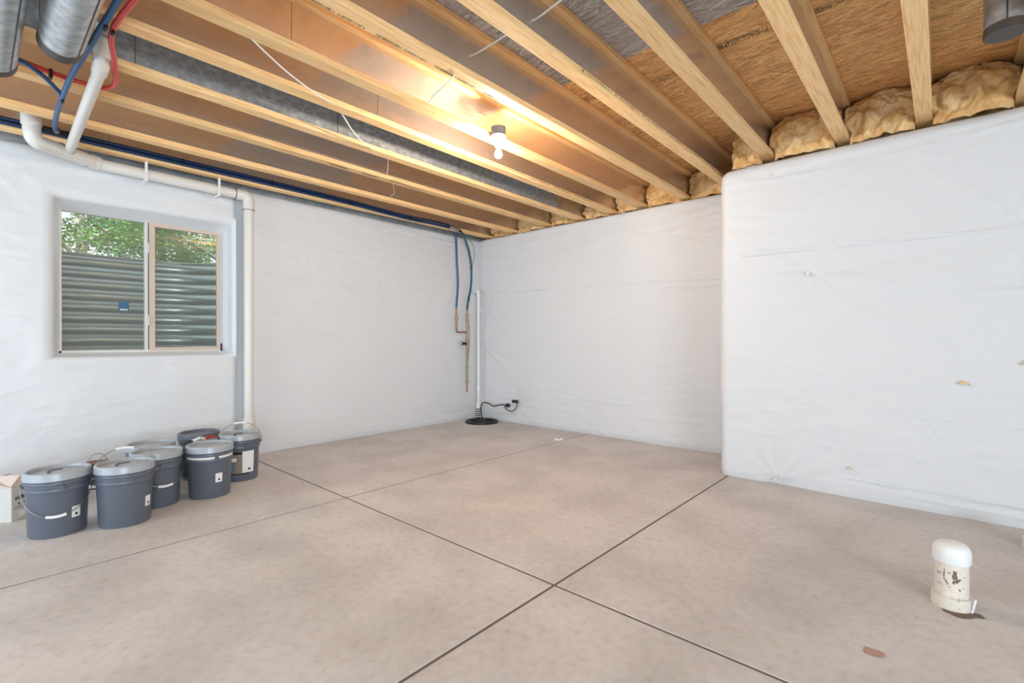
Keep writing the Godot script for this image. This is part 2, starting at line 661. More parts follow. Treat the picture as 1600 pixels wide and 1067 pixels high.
func ceiling_deck() -> void:
	var o := setting("ceiling")
	var unseen_cover := Shape.new()
	unseen_cover.block(V(-5.55, DECK_Y + 0.02, ROOM_D - 0.2), V(ROOM_X + 0.2, DECK_Y + 0.18, 5.6), 0.0)  # unseen slab over the panels, keeps sky light out of their gaps
	part("unseen_cover", unseen_cover, M.grey_wall, o)
	var rows := [ROOM_D - 0.2, -2.08, -0.86, 0.36, 1.58, 2.80, 4.02, 5.24, 5.6]
	for k in rows.size() - 1:
		var x := -5.5 if k % 2 == 0 else -6.72
		while x < ROOM_X + 0.2:
			var a := maxf(x, -5.5)
			var b := minf(x + 2.44, ROOM_X + 0.2)
			var s := Shape.new()
			s.block(V(a + 0.0012, DECK_Y, rows[k] + 0.0012), V(b - 0.0012, DECK_Y + 0.018, rows[k + 1] - 0.0012), 0.001)
			part("subfloor_panel", s, M.grey_osb if rows[k] == 1.58 else M.osb, o)
			x += 2.44
	# mill stamps printed on the panels
	for q in [[-1.05, 3.04, 0.30, 0.075, true, 0.08], [-1.61, 3.15, 0.26, 0.07, false, -0.06], [-0.53, 3.06, 0.34, 0.06, false, 0.0], [-1.35, 3.98, 0.30, 0.07, false, 0.0], [-2.2, 3.05, 0.3, 0.07, true, 0.0]]:
		var s := Shape.new()
		var y := DECK_Y - 0.0008
		s.face(V(q[0], y, q[1]), V(q[0] + q[2], y, q[1] + q[5] * 0.1), V(q[0] + q[2], y, q[1] + q[3]), V(q[0], y, q[1] + q[3]), Vector3.DOWN, Vector2(0, 1), Vector2(1, 1), Vector2(1, 0), Vector2(0, 0))
		part("mill_stamp", s, ink(3, int(q[1] * 100), q[4]), o)


# the relief of vinyl stretched over insulation: along the wall s, height y, in metres towards the room
var soft := noise(101, 0.55, 3)
var crease := noise(102, 1.0, 4)
var fine := noise(103, 1.0, 3)

func relief(s: float, y: float, seams: Array, tacks: Array, k := 0.0) -> float:
	var r := soft.get_noise_2d(s + k, y * 1.2) * 0.016
	var c := 1.0 - absf(crease.get_noise_2d(s * 0.9 + k + y * 0.25, y * 5.5))
	r += pow(maxf(c, 0.0), 9.0) * 0.0042
	r += fine.get_noise_2d(s * 3.0 + k, y * 9.0) * 0.0022
	for q in seams:          # [height at s = 0, slope, from, to, depth]
		var dy: float = y - (q[0] + q[1] * s + 0.012 * sin(s * 2.1 + k))
		var fade := smoothstep(q[2] - 0.05, q[2] + 0.25, s) * (1.0 - smoothstep(q[3] - 0.25, q[3] + 0.05, s))
		r += fade * q[4] * (exp(-pow((dy - 0.018) / 0.016, 2)) * 0.8 - exp(-pow(dy / 0.012, 2)))
	for q in tacks:          # [s, y, depth, reach]
		var ds: float = s - q[0]
		var dy: float = y - q[1]
		var dist := sqrt(ds * ds + dy * dy)
		if dist > 3.0 * q[3]:
			continue
		var a := atan2(dy, ds)
		r -= q[2] * exp(-dist / (q[3] * 0.42))
		r += 0.0075 * q[2] / 0.02 * (cos(a * 7.0 + 3.0 * sin(a * 2.0 + q[0])) * 0.6 + cos(a * 13.0 + q[1]) * 0.4) * exp(-dist / (q[3] * 0.9)) * smoothstep(0.0, 0.06, dist) * exp(-0.0 * a)
	return r


func lines(from: float, to: float, step: float, also := []) -> Array:
	var out := []
	var count := maxi(1, int(ceil((to - from) / step)))
	for k in count + 1:
		out.append(lerpf(from, to, float(k) / count))
	for x in also:
		if x > from and x < to:
			out.append(x)
	out.sort()
	return out


func walls() -> void:
	# --- the left wall: concrete, faced with two sheets of white vinyl; a gap between them behind the drain pipe
	var left := setting("wall_left")
	var z0 := 0.44
	var z1 := 1.705
	var y0 := 1.02
	var y1 := 2.27
	for q in [[ROOM_D - 0.2, 5.55, -0.3, y0], [ROOM_D - 0.2, 5.55, y1, DECK_Y + 0.1], [ROOM_D - 0.2, z0, y0, y1], [z1, 5.55, y0, y1]]:
		var s := Shape.new()
		s.block(V(-5.235, q[2], q[0]), V(-5.45, q[3], q[1]), 0.0)
		part("concrete", s, M.grey_wall, left)
	var strip := Shape.new()
	strip.block(V(-5.234, 0.0, 1.69), V(-5.205, 2.62, 1.88), 0.002)
	part("poly_strip", strip, M.poly, left)
	var tacks_left := [[1.60, 2.42, 0.012, 0.22], [1.70, 1.72, 0.012, 0.12], [-0.3, 2.35, 0.02, 0.3], [0.05, 2.42, 0.015, 0.3], [2.5, 1.78, 0.012, 0.2], [3.6, 1.4, 0.01, 0.2], [1.15, 0.93, 0.010, 0.2], [3.45, 1.72, 0.010, 0.2]]
	var seams_left := [[1.95, -0.06, 1.9, 3.6, 0.006], [2.50, 0.0, 3.0, 4.8, 0.005], [0.90, 0.0, 0.2, 1.6, 0.004], [0.13, 0.0, 1.8, 5.0, 0.004]]
	var out := 0.07            # the vinyl rounds into the window opening from this far outside it
	var o0 := z0 - out
	var o1 := z1 + out * 0.5
	var p0 := y0 - out * 0.4
	var p1 := y1 + out
	for sheet_no in 2:
		var dd := lines(ROOM_D, -0.2, 0.1) + lines(-0.16, 1.755, 0.022, [o0, o1]) if sheet_no == 0 else lines(1.835, 5.08, 0.024)
		var yy := lines(0.0, 2.63, 0.022, [p0, p1] if sheet_no == 0 else [])
		var pts := []
		var uvs := []
		for y in yy + [2.64, 2.645, 2.648]:
			var row := PackedVector3Array()
			var uvr := PackedVector2Array()
			for d in dd:
				var calm := 1.0
				if sheet_no == 0:
					var away := maxf(maxf(o0 - d, d - o1), maxf(p0 - y, y - p1))
					calm = smoothstep(0.0, 0.12, away)
				var x: float = LEFT_X + relief(d, y, seams_left, tacks_left) * calm
				if y < 0.05:
					x = lerpf(x, LEFT_X - 0.02, (0.05 - y) / 0.05 * 0.7)
				var dep: float = d
				if sheet_no == 0 and d > 1.70:
					x -= smoothstep(1.72, 1.755, d) * 0.045
					dep += (fine.get_noise_2d(7.0, y * 1.4) * 0.02) * smoothstep(1.735, 1.755, d)
				if sheet_no == 1 and d < 1.90:
					x -= (1.0 - smoothstep(1.835, 1.90, d)) * 0.04
				var top := smoothstep(2.585, 2.645, y)
				x -= top * top * 0.015
				if y > 2.635:
					x -= (y - 2.635) * 3.0
				row.append(V(x, y, dep))
				uvr.append(Vector2(d, y))
			pts.append(row)
			uvs.append(uvr)
		var s := Shape.new()
		var ys: Array = yy + [2.64, 2.645, 2.648]
		s.sheet(pts, uvs, Vector3.RIGHT, (func(i, j): return ys[i] >= p0 - 1e-4 and ys[i + 1] <= p1 + 1e-4 and dd[j] >= o0 - 1e-4 and dd[j + 1] <= o1 + 1e-4) if sheet_no == 0 else null)
		part("vinyl_sheet", s, M.vinyl, left)
	for q in [[1.92, 1.826, 3.5, 1.74, 0.006], [2.6, 1.80, 3.1, 1.70, 0.004], [3.3, 2.50, 4.7, 2.52, 0.005], [0.55, 0.93, 1.3, 0.95, 0.004], [2.0, 0.10, 4.7, 0.12, 0.004]]:
		lap(left, func(s: float, y: float, lift: float) -> Vector3: return V(LEFT_X + relief(s, y, seams_left, tacks_left) + lift, y, s), q)
	# the sheet turned into the window opening
	var ring := Shape.new()
	var steps := 7
	var rows := []
	var ruv := []
	for k in steps + 4:
		var f := minf(float(k) / steps, 1.0)
		var deep := 0.045 * (1.0 - cos(f * PI / 2)) if k <= steps else 0.045 + (k - steps) / 3.0 * 0.135
		var grow := 1.0 - sin(f * PI / 2)
		var inset := 0.0 if k <= steps else (k - steps) / 3.0 * 0.05
		var a := lerpf(z0, o0, grow) + inset * 0.9
		var b := lerpf(z1, o1, grow) - inset * 0.8
		var c := lerpf(y0, p0, grow) + inset * 0.6
		var e := lerpf(y1, p1, grow) - inset * 1.3
		var row := PackedVector3Array()
		var u := PackedVector2Array()
		var corners := [[a, c], [b, c], [b, e], [a, e], [a, c]]
		for side in 4:
			for t in 14:
				var q := float(t) / 14.0
				row.append(V(LEFT_X - deep, lerpf(corners[side][1], corners[side + 1][1], q), lerpf(corners[side][0], corners[side + 1][0], q)))
				u.append(Vector2(side + q, deep))
		row.append(row[0])
		u.append(u[0])
		rows.append(row)
		ruv.append(u)
	ring.sheet(rows, ruv, Vector3.RIGHT, null, true)
	part("window_reveal", ring, M.vinyl, left)

	# --- the back wall
	var back := setting("wall_back")
	var bc := Shape.new()
	bc.block(V(-5.5, -0.3, 5.2), V(ROOM_X + 0.1, JOIST_Y - 0.03, 5.55), 0.0)
	part("concrete", bc, M.grey_wall, back)
	var rim := Shape.new()
	rim.block(V(-5.5, JOIST_Y - 0.03, 5.27), V(ROOM_X + 0.1, DECK_Y, 5.55), 0.0)
	part("rim_board", rim, M.osb, back)
	vinyl_run(back, [[LEFT_X - 0.05, BACK_D + 0.02], [LEFT_X + 0.12, BACK_D], [-1.30, BACK_D]], 2.635, 0.04, 0.16,
		[[1.86, -0.026, 0.0, 3.95, 0.006], [1.79, -0.02, 3.0, 4.0, 0.006], [1.10, 0.0, 1.2, 2.6, 0.004], [0.22, 0.01, 0.4, 3.5, 0.005]],
		[[0.20, 1.62, 0.024, 0.45], [0.22, 1.02, 0.026, 0.5], [0.80, 0.28, 0.026, 0.45], [1.75, 2.52, 0.012, 0.3], [2.1, 0.05, 0.012, 0.3], [1.1, 2.3, 0.008, 0.25], [2.6, 1.62, 0.008, 0.2]], 13.0, [[0.22, 1.822, 3.85, 1.764, 0.010], [2.9, 1.71, 3.86, 1.675, 0.009], [0.9, 1.08, 2.2, 1.05, 0.006], [1.9, 1.40, 3.3, 1.37, 0.005], [0.9, 0.42, 2.9, 0.40, 0.006]])

	# --- the wall that stands forward on the right
	var jog := setting("wall_right")
	var jc := Shape.new()
	jc.block(V(JOG_X + 0.14, -0.3, JOG_D + 0.15), V(ROOM_X + 0.1, 2.59, 5.2), 0.0)
	part("concrete", jc, M.grey_wall, jog)
	var jr := Shape.new()
	jr.block(V(JOG_X + 0.16, 2.59, JOG_D + 0.40), V(ROOM_X + 0.1, DECK_Y, JOG_D + 0.44), 0.0)
	part("rim_board", jr, M.osb, jog)
	var plan := [[JOG_X, BACK_D + 0.03], [JOG_X, JOG_D + 0.07]]
	for k in range(1, 8):
		var a := PI / 2 * k / 8.0
		plan.append([JOG_X + 0.07 * (1.0 - cos(a)), JOG_D + 0.07 * (1.0 - sin(a))])
	plan.append([JOG_X + 0.07, JOG_D])
	plan.append([ROOM_X + 0.05, JOG_D])
	vinyl_run(jog, plan, 2.60, 0.09, 0.20,
		[[1.855, -0.018, 0.85, 3.2, 0.008], [2.42, 0.035, 1.1, 4.0, 0.006], [1.52, -0.01, 2.0, 4.2, 0.004], [0.62, 0.01, 1.4, 3.6, 0.004], [0.11, 0.0, 1.6, 5.0, 0.008], [0.05, 0.0, 0.9, 5.0, 0.006], [1.40, 0.0, 2.6, 4.5, 0.004]],
		[[1.44, 1.662, 0.034, 0.48], [1.22, 0.03, 0.030, 0.45], [1.18, 2.48, 0.012, 0.25], [2.33, 0.90, 0.012, 0.25], [1.72, 0.23, 0.012, 0.2], [2.6, 1.82, 0.014, 0.4], [2.2, 0.45, 0.012, 0.35]], 29.0, [[0.95, 1.835, 2.62, 1.812, 0.008, 0.01], [2.60, 1.795, 5.4, 1.80, 0.006], [0.90, 2.455, 2.64, 2.487, 0.006, -0.05], [1.9, 1.455, 3.4, 1.47, 0.004], [1.6, 0.13, 3.6, 0.10, 0.006], [2.0, 0.055, 5.0, 0.06, 0.005], [2.0, 0.62, 3.4, 0.60, 0.004]])
	# torn places where the yellow fill shows, and staples
	for q in [[0.101, 0.88, 0.055, 0.4], [-0.497, 0.226, 0.028, 0.9], [0.385, 1.02, 0.06, -0.2]]:
		var s := Shape.new()
		var f := Shape.new()
		var edge := []
		var lip := []
		for k in 9:
			var t := k / 8.0
			var w := sin(t * PI) * 0.36
			var px: float = (t - 0.5) * 2.0
			var py: float = -0.35 * px * px - px * q[3] * 0.5
			edge.append([px * q[2] * 0.5, (py + w) * q[2] * 0.5])
			lip.append([px * q[2] * 0.5, (py - w) * q[2] * 0.5])
		for k in 8:
			s.face(V(q[0] + edge[k][0], q[1] + edge[k][1], JOG_D - 0.016), V(q[0] + edge[k + 1][0], q[1] + edge[k + 1][1], JOG_D - 0.016), V(q[0] + lip[k + 1][0], q[1] + lip[k + 1][1], JOG_D - 0.012), V(q[0] + lip[k][0], q[1] + lip[k][1], JOG_D - 0.012), Vector3(0, 0, 1))
			f.face(V(q[0] + lip[k][0], q[1] + lip[k][1], JOG_D - 0.012), V(q[0] + lip[k + 1][0], q[1] + lip[k + 1][1], JOG_D - 0.012), V(q[0] + lip[k + 1][0] * 1.1, q[1] + lip[k + 1][1] - q[2] * 0.18 * sin((k + 1) / 8.0 * PI), JOG_D - 0.028), V(q[0] + lip[k][0] * 1.1, q[1] + lip[k][1] - q[2] * 0.18 * sin(k / 8.0 * PI), JOG_D - 0.028), Vector3(0, 0, 1))
		var tear := part("tear", s, M.batt, jog, "torn hole showing yellow insulation")
		part("flap", f, M.vinyl, tear)
	for q in [[-0.771, 1.662, 0.012], [-0.992, 0.045, 0.008], [-1.03, 2.48, 0.006]]:
		var s := Shape.new()
		s.lathe([Vector2(0.0, 0.004), Vector2(q[2] * 0.6, 0.004), Vector2(q[2], 0.001), Vector2(q[2], -0.02)], 12, Transform3D(Basis(Vector3.RIGHT, PI / 2), V(q[0], q[1], JOG_D - 0.004)))
		part("cap_nail", s, M.pvc_white, jog)

	# --- the rest of the room, out of the picture
	var front := setting("wall_front")
	var fs := Shape.new()
	fs.block(V(-5.5, -0.3, ROOM_D), V(ROOM_X + 0.1, DECK_Y + 0.1, ROOM_D - 0.2), 0.0)
	part("concrete", fs, M.paint, front)
	for q in [["window_2", V(-3.2, 1.25, ROOM_D), 0.0], ["window_3", V(ROOM_X, 1.25, -1.3), -PI / 2]]:  # out of view; glowing panes placed to brighten walls and ceiling
		var w := setting(q[0])
		w.position = q[1]
		w.rotation.y = q[2] + PI
		for r in [[-1.86, 1.86, -0.91, -0.85], [-1.86, 1.86, 0.85, 0.91], [-1.86, -1.80, -0.85, 0.85], [1.80, 1.86, -0.85, 0.85], [-0.03, 0.03, -0.85, 0.85]]:
			var fr := Shape.new()
			fr.block(Vector3(r[0], r[2], 0.0), Vector3(r[1], r[3], 0.045), 0.004)
			part("frame", fr, M.frame_white, w)
		var pane := Shape.new()
		pane.block(Vector3(-1.80, -0.85, 0.005), Vector3(1.80, 0.85, 0.015), 0.0)
		part("pane", pane, M.unseen_pane_glow, w)
	var side := setting("wall_side")
	var ss := Shape.new()
	ss.block(V(ROOM_X, -0.3, ROOM_D - 0.2), V(ROOM_X + 0.2, DECK_Y + 0.1, 5.55), 0.0)
	part("concrete", ss, M.paint, side)


# a sheet of vinyl that follows a plan line, rolls over at the top and runs back there
func vinyl_run(under: Node3D, plan: Array, top: float, roll: float, back: float, seams: Array, tacks: Array, k: float, laps := []) -> void:
	var line := []
	var run := 0.0
	for i in plan.size() - 1:
		var a := Vector2(plan[i][0], plan[i][1])
		var b := Vector2(plan[i + 1][0], plan[i + 1][1])
		var count := maxi(1, int(ceil(a.distance_to(b) / 0.024)))
		for t in count:
			line.append([a.lerp(b, float(t) / count), run + a.distance_to(b) * t / count])
		run += a.distance_to(b)
	line.append([Vector2(plan[-1][0], plan[-1][1]), run])
	var out := []
	for i in line.size():
		var dir: Vector2 = (line[mini(i + 1, line.size() - 1)][0] - line[maxi(i - 1, 0)][0]).normalized()
		out.append(Vector2(dir.y, -dir.x))      # towards the room
	var heights := []                            # [height, distance back from the face]
	for y in lines(0.0, top - roll, 0.022):
		heights.append([y, 0.0])
	for s in range(1, 7):
		var a := PI / 2 * s / 6.0
		heights.append([top - roll + roll * sin(a), roll * (1.0 - cos(a))])
	heights.append([top + 0.005, roll + back * 0.5])
	heights.append([top + 0.008, roll + back])
	var pts := []
	var uvs := []
	for h in heights:
		var row := PackedVector3Array()
		var u := PackedVector2Array()
		for i in line.size():
			var s: float = line[i][1]
			var push: float = relief(s, h[0], seams, tacks, k) * (1.0 if h[1] == 0.0 else maxf(0.0, 1.0 - h[1] / roll)) - h[1]
			if h[0] < 0.05:
				push -= (0.05 - h[0]) * 0.35
			var sag := -absf(soft.get_noise_2d(s * 1.6 + k, 40.0) * 0.005) * smoothstep(top - 0.35, top, h[0])
			var p: Vector2 = line[i][0] + out[i] * push
			row.append(V(p.x, h[0] + sag, p.y))
			u.append(Vector2(s, h[0]))
		pts.append(row)
		uvs.append(u)
	for q in laps:
		lap(under, func(s: float, y: float, lift: float) -> Vector3:
			var i := 0
			while i < line.size() - 2 and line[i + 1][1] < s:
				i += 1
			var f: float = clampf((s - line[i][1]) / maxf(line[i + 1][1] - line[i][1], 1e-5), 0.0, 1.0)
			var p: Vector2 = (line[i][0] as Vector2).lerp(line[i + 1][0], f) + (out[i] as Vector2) * (relief(s, y, seams, tacks, k) + lift)
			return V(p.x, y, p.y), q)
	var sh := Shape.new()
	sh.sheet(pts, uvs, V(out[out.size() / 2].x, 0, out[out.size() / 2].y))
	part("vinyl_sheet", sh, M.vinyl, under)


# the free edge of a sheet that laps over the one below, from one point of the wall to another
func lap(under: Node3D, at, q: Array) -> void:
	var pts := []
	var uvs := []
	var count := 70
	var across := [[0.030, 0.0005], [0.018, q[4] * 0.55], [0.006, q[4]], [0.0, q[4]], [-0.001, q[4] * 0.4], [-0.0012, -0.006]]
	for c in across:
		var row := PackedVector3Array()
		var u := PackedVector2Array()
		for i in count + 1:
			var t := float(i) / count
			var s: float = lerpf(q[0], q[2], t)
			var y: float = lerpf(q[1], q[3], t) + fine.get_noise_2d(s * 1.3, q[1] * 9.0) * 0.014 + sin(t * PI) * (q[5] if q.size() > 5 else 0.0)
			var fade := minf(1.0, minf(t, 1.0 - t) * 12.0) * (0.65 + 0.5 * soft.get_noise_2d(s * 4.0, q[1] * 31.0))
			row.append(at.call(s, y + c[0], (c[1] if c[1] > 0.0 else c[1] * 0.5) * (fade if c[1] > 0.0 else 1.0)))
			u.append(Vector2(s, y))
		pts.append(row)
		uvs.append(u)
	var sh := Shape.new()
	sh.sheet(pts, uvs, at.call(q[0], q[1], 0.1) - at.call(q[0], q[1], 0.0))
	part("lapped_edge", sh, M.vinyl, under)


func window() -> void:
	var o := setting("window_1")
	var x := -5.35
	var z0 := 0.47
	var z1 := 1.668
	var y0 := 1.04
	var y1 := 2.235
	var zm := 1.055
	# outer frame
	for q in [[z0, z1, y0, y0 + 0.026], [z0, z1, y1 - 0.026, y1], [z0, z0 + 0.026, y0, y1], [z1 - 0.02, z1, y0, y1]]:
		var s := Shape.new()
		s.block(V(x - 0.06, q[2], q[0]), V(x + 0.012, q[3], q[1]), 0.003)
		part("frame", s, M.frame_white, o)
	var post := Shape.new()
	post.block(V(x - 0.05, y0, zm - 0.008), V(x + 0.01, y1, zm + 0.012), 0.002)
	part("meeting_rail", post, M.frame_white, o)
	var gap := Shape.new()
	gap.block(V(x - 0.05, y0 + 0.02, zm + 0.0125), V(x + 0.004, y1 - 0.02, zm + 0.0185), 0.0)
	part("seal", gap, M.frame_dark, o)
	# sliding sash on the right, tan
	var sash := Shape.new()
	for q in [[zm + 0.019, zm + 0.064, y0 + 0.014, y1 - 0.014], [z1 - 0.045, z1 - 0.018, y0 + 0.014, y1 - 0.014], [zm + 0.06, z1 - 0.04, y0 + 0.014, y0 + 0.046], [zm + 0.06, z1 - 0.04, y1 - 0.056, y1 - 0.014]]:
		sash.block(V(x - 0.03, q[2], q[0]), V(x + 0.014, q[3], q[1]), 0.003)
	var sh := part("sash", sash, M.tan, o, "tan sash of the sliding half")
	for y in [1.33, 1.98]:
		var l := Shape.new()
		l.block(V(x + 0.012, y - 0.045, zm + 0.006), V(x + 0.024, y + 0.045, zm + 0.020), 0.004)
		part("latch", l, M.frame_white, sh)
	for q in [[z0 + 0.02, zm, x - 0.02], [zm + 0.06, z1 - 0.04, x - 0.008]]:
		var s := Shape.new()
		s.block(V(q[2] - 0.004, y0 + 0.02, q[0]), V(q[2], y1 - 0.02, q[1]), 0.0)
		part("pane", s, M.glass, o)
	var st := Shape.new()
	st.block(V(x - 0.019, 1.41, 0.862), V(x - 0.0175, 1.488, 0.935), 0.0006)
	var sticker := part("sticker", st, M.sticker, o, "blue sticker on the fixed pane")
	var sl := Shape.new()
	sl.block(V(x - 0.018, 1.413, 0.872), V(x - 0.0168, 1.424, 0.925), 0.0003)
	part("caption_strip", sl, M.label, sticker)
	var lv := Shape.new()
	lv.block(V(x - 0.008, 1.05, z1 - 0.02), V(x + 0.02, 1.12, z1 - 0.005), 0.004)
	part("catch", lv, M.frame_dark, o)


# ------------------------------------------------------------------ joists
const JOIST_X := [-5.058, -4.545, -3.955, -3.45, -2.985, -2.59, -2.10, -1.613, -1.126, -0.615, -0.143, 0.338, 0.83, 1.32, 1.81]
const JOIST_W := 0.089

func joists() -> void:
	var says := [
		"wooden I-joist along the top of the left wall, carrying the blue water pipes",
		"second wooden I-joist out from the left wall",
		"third wooden I-joist from the left wall, with black marker strokes on its lower flange",
		"fourth wooden I-joist from the left wall, beside the silver lined bay",
		"fifth wooden I-joist from the left wall, mill print along its flange edge",
		"sixth wooden I-joist from the left wall, the lit bulb mounted on its side",
		"seventh wooden I-joist, first to the right of the bulb",
		"eighth wooden I-joist, running into the corner of the forward right wall",
		"ninth wooden I-joist, leftmost of those ending above the forward right wall",
		"tenth wooden I-joist, wide bright flange ending above the forward right wall",
		"eleventh wooden I-joist, pointing nearly straight at the camera, saw marks on its flange",
		"twelfth wooden I-joist, beside the grey duct stub at the picture's right edge",
		"wooden I-joist just beyond the duct stub, outside the picture", "wooden I-joist second beyond the duct stub", "wooden I-joist third beyond the duct stub"]
	var kinds := ["pine", "pine_pale", "pine_dark"]
	for k in JOIST_X.size():
		var x0: float = JOIST_X[k]
		var x1 := x0 + JOIST_W
		var xm := (x0 + x1) / 2
		var end := 5.26 if x1 < JOG_X + 0.1 else JOG_D + 0.39
		var near := ROOM_D + 0.01
		var o := thing("i_joist", says[k], "joist", V(xm, JOIST_Y, 0), 0.0, "floor joists overhead")
		var m: Material = M[kinds[(k * 2 + 1) % 3]]
		var shift := Vector2(rng.randf() * 5.0, rng.randf() * 5.0)
		var at := Transform3D(Basis.IDENTITY, -o.position)
		var f := Shape.new()
		f.block(V(x0, JOIST_Y, near), V(x1, JOIST_Y + 0.038, end), 0.003, at, shift)
		var bottom := part("bottom_flange", f, m, o)
		var t := Shape.new()
		t.block(V(x0, DECK_Y - 0.038, near), V(x1, DECK_Y - 0.0015, end), 0.003, at, shift + Vector2(1.7, 0.4))
		part("top_flange", t, m, o)
		var cuts := [near, -1.66 + k * 0.07, 0.763 if k == 1 else (1.889 if k == 4 else 0.75 + 0.37 * (k % 4)), (2.45 if k == 7 else 3.2 + 0.21 * (k % 3)), end]
		for c in 4:
			var w := Shape.new()
			w.block(V(xm - 0.005, JOIST_Y + 0.036, cuts[c] + 0.0015), V(xm + 0.005, DECK_Y - 0.036, cuts[c + 1] - 0.0015), 0.0008, at, Vector2(k * 1.3, k * 0.7))
			part("web", w, M.foil, o)
		# print on the flanges
		if k in [4, 6, 7]:
			var s := Shape.new()
			var q: Array = {4: [2.75, 4.6, 1], 6: [0.95, 2.3, 0], 7: [2.3, 4.2, 1]}[k]
			var d: float = q[0]
			while d < q[1]:
				var e := d + 0.33
				if q[2] == 1:
					s.face(at * V(x1 + 0.0006, JOIST_Y + 0.014, d), at * V(x1 + 0.0006, JOIST_Y + 0.014, e), at * V(x1 + 0.0006, JOIST_Y + 0.030, e), at * V(x1 + 0.0006, JOIST_Y + 0.030, d), Vector3.RIGHT, Vector2(0, 1), Vector2(1, 1), Vector2(1, 0), Vector2(0, 0))
				else:
					s.face(at * V(x0 + 0.004, JOIST_Y - 0.0006, d), at * V(x0 + 0.004, JOIST_Y - 0.0006, e), at * V(x0 + 0.026, JOIST_Y - 0.0006, e), at * V(x0 + 0.026, JOIST_Y - 0.0006, d), Vector3.DOWN, Vector2(0, 1), Vector2(1, 1), Vector2(1, 0), Vector2(0, 0))
				d += 0.37
			part("mill_print", s, ink(1, 40 + k), bottom)
		if k == 2:     # strokes of black marker
			for q in [[2.02, 2.20, 0.03, 0.01], [2.05, 2.22, 0.004, 0.002], [2.34, 2.52, 0.03, 0.012], [2.36, 2.50, 0.004, 0.004], [2.62, 2.80, 0.032, 0.024], [2.80, 2.84, 0.026, 0.008], [2.86, 3.02, 0.006, 0.0]]:
				var s := Shape.new()
				s.face(at * V(x0 + 0.03 + q[2], JOIST_Y - 0.0006, q[0]), at * V(x0 + 0.03 + q[3] + 0.012, JOIST_Y - 0.0006, q[1]), at * V(x0 + 0.036 + q[3] + 0.014, JOIST_Y - 0.0006, q[1]), at * V(x0 + 0.038 + q[2], JOIST_Y - 0.0006, q[0]), Vector3.DOWN)
				part("marker_stroke", s, M.ink_flat, bottom)


# fibreglass stuffed between the joist ends, above the vinyl
func batts() -> void:
	var folds := noise(301, 1.0, 4)
	var folds2 := noise(302, 1.0, 3)
	var order := ["first and second", "second and third", "third and fourth", "fourth and fifth", "fifth and sixth", "sixth and seventh", "seventh and eighth", "eighth and ninth", "ninth and tenth", "tenth and eleventh", "eleventh and twelfth", "twelfth and thirteenth"]
	for k in 12:
		var a: float = JOIST_X[k] + JOIST_W + 0.002
		var b: float = JOIST_X[k + 1] - 0.002
		var on_jog := k >= 8
		var d0 := JOG_D + 0.02 if on_jog else BACK_D + 0.02
		if k == 7:
			a = -1.36
			d0 = JOG_D + 0.06
		var d1 := d0 + 0.30 if on_jog or k == 7 else 5.265
		var foot := 2.613 if on_jog or k == 7 else 2.648
		var high := 2.957
		var o := thing("insulation_batt", "yellow fibreglass batt between the %s joists above the %s" % [order[k], "forward right wall" if on_jog or k == 7 else "back wall"], "insulation", V((a + b) / 2, foot, (d0 + d1) / 2), 0.0, "fibreglass batts at the joist ends")
		var s := Shape.new()
		var pts := []
		var uvs := []
		var nu := 46
		var nv := 40
		var lean: float = [0.05, 0.10, 0.08, 0.10, 0.06, 0.03, 0.05, 0.0, 0.06, 0.05, 0.02, 0.03][k]
		for j in nv + 1:
			var v := float(j) / nv
			var row := PackedVector3Array()
			var u_row := PackedVector2Array()
			for i in nu + 1:
				var u := float(i) / nu
				var cu := sin(PI * clampf(u, 0.0, 1.0))
				var bow := pow(maxf(cu, 0.0), 0.35)
				var ang := v * PI * 0.62
				var y := foot + (high - foot) * sin(minf(ang, PI / 2) ) * (0.86 + 0.14 * bow)
				if ang > PI / 2:
					y = foot + (high - foot) * (0.86 + 0.14 * bow)
				var depth := d0 + (d1 - d0) * (lean + 0.55 * pow(v, 2.2)) + 0.07 * (1.0 - bow)
				var ridge := 1.0 - absf(folds.get_noise_3d((a + (b - a) * u) * 4.0, v * 2.2, k * 3.1))
				depth += pow(ridge, 7.0) * 0.045 + folds2.get_noise_3d(u * 5.0, v * 5.0, k) * 0.022 + folds.get_noise_3d(u * 2.0, v * 1.5, k + 50.0) * 0.05
				y += 0.0 if v < 0.12 else absf(folds2.get_noise_3d(u * 3.0, v * 3.0, k + 20.0)) * 0.02 * (1.0 - v) 
				y = minf(y, high - 0.002)
				depth = minf(depth, d1 - 0.024)
				var wide := 0.034 * smoothstep(2.70, 2.73, y) * (1.0 - smoothstep(2.88, 2.91, y)) if k != 7 or u > 0.5 else 0.0
				row.append(V(a + (b - a) * u + (u - 0.5) * 2.0 * wide, y, depth) - o.position)
				u_row.append(Vector2(u, v))
			pts.append(row)
			uvs.append(u_row)
		s.sheet(pts, uvs, Vector3(0, 0, 1))
		var back := Shape.new()
		part("wool", s, M.batt, o)
		back.block(V(a + 0.01, foot, d1 - 0.02) - o.position, V(b - 0.01, high - 0.004, d1) - o.position, 0.003)
		part("backing", back, M.batt, o)


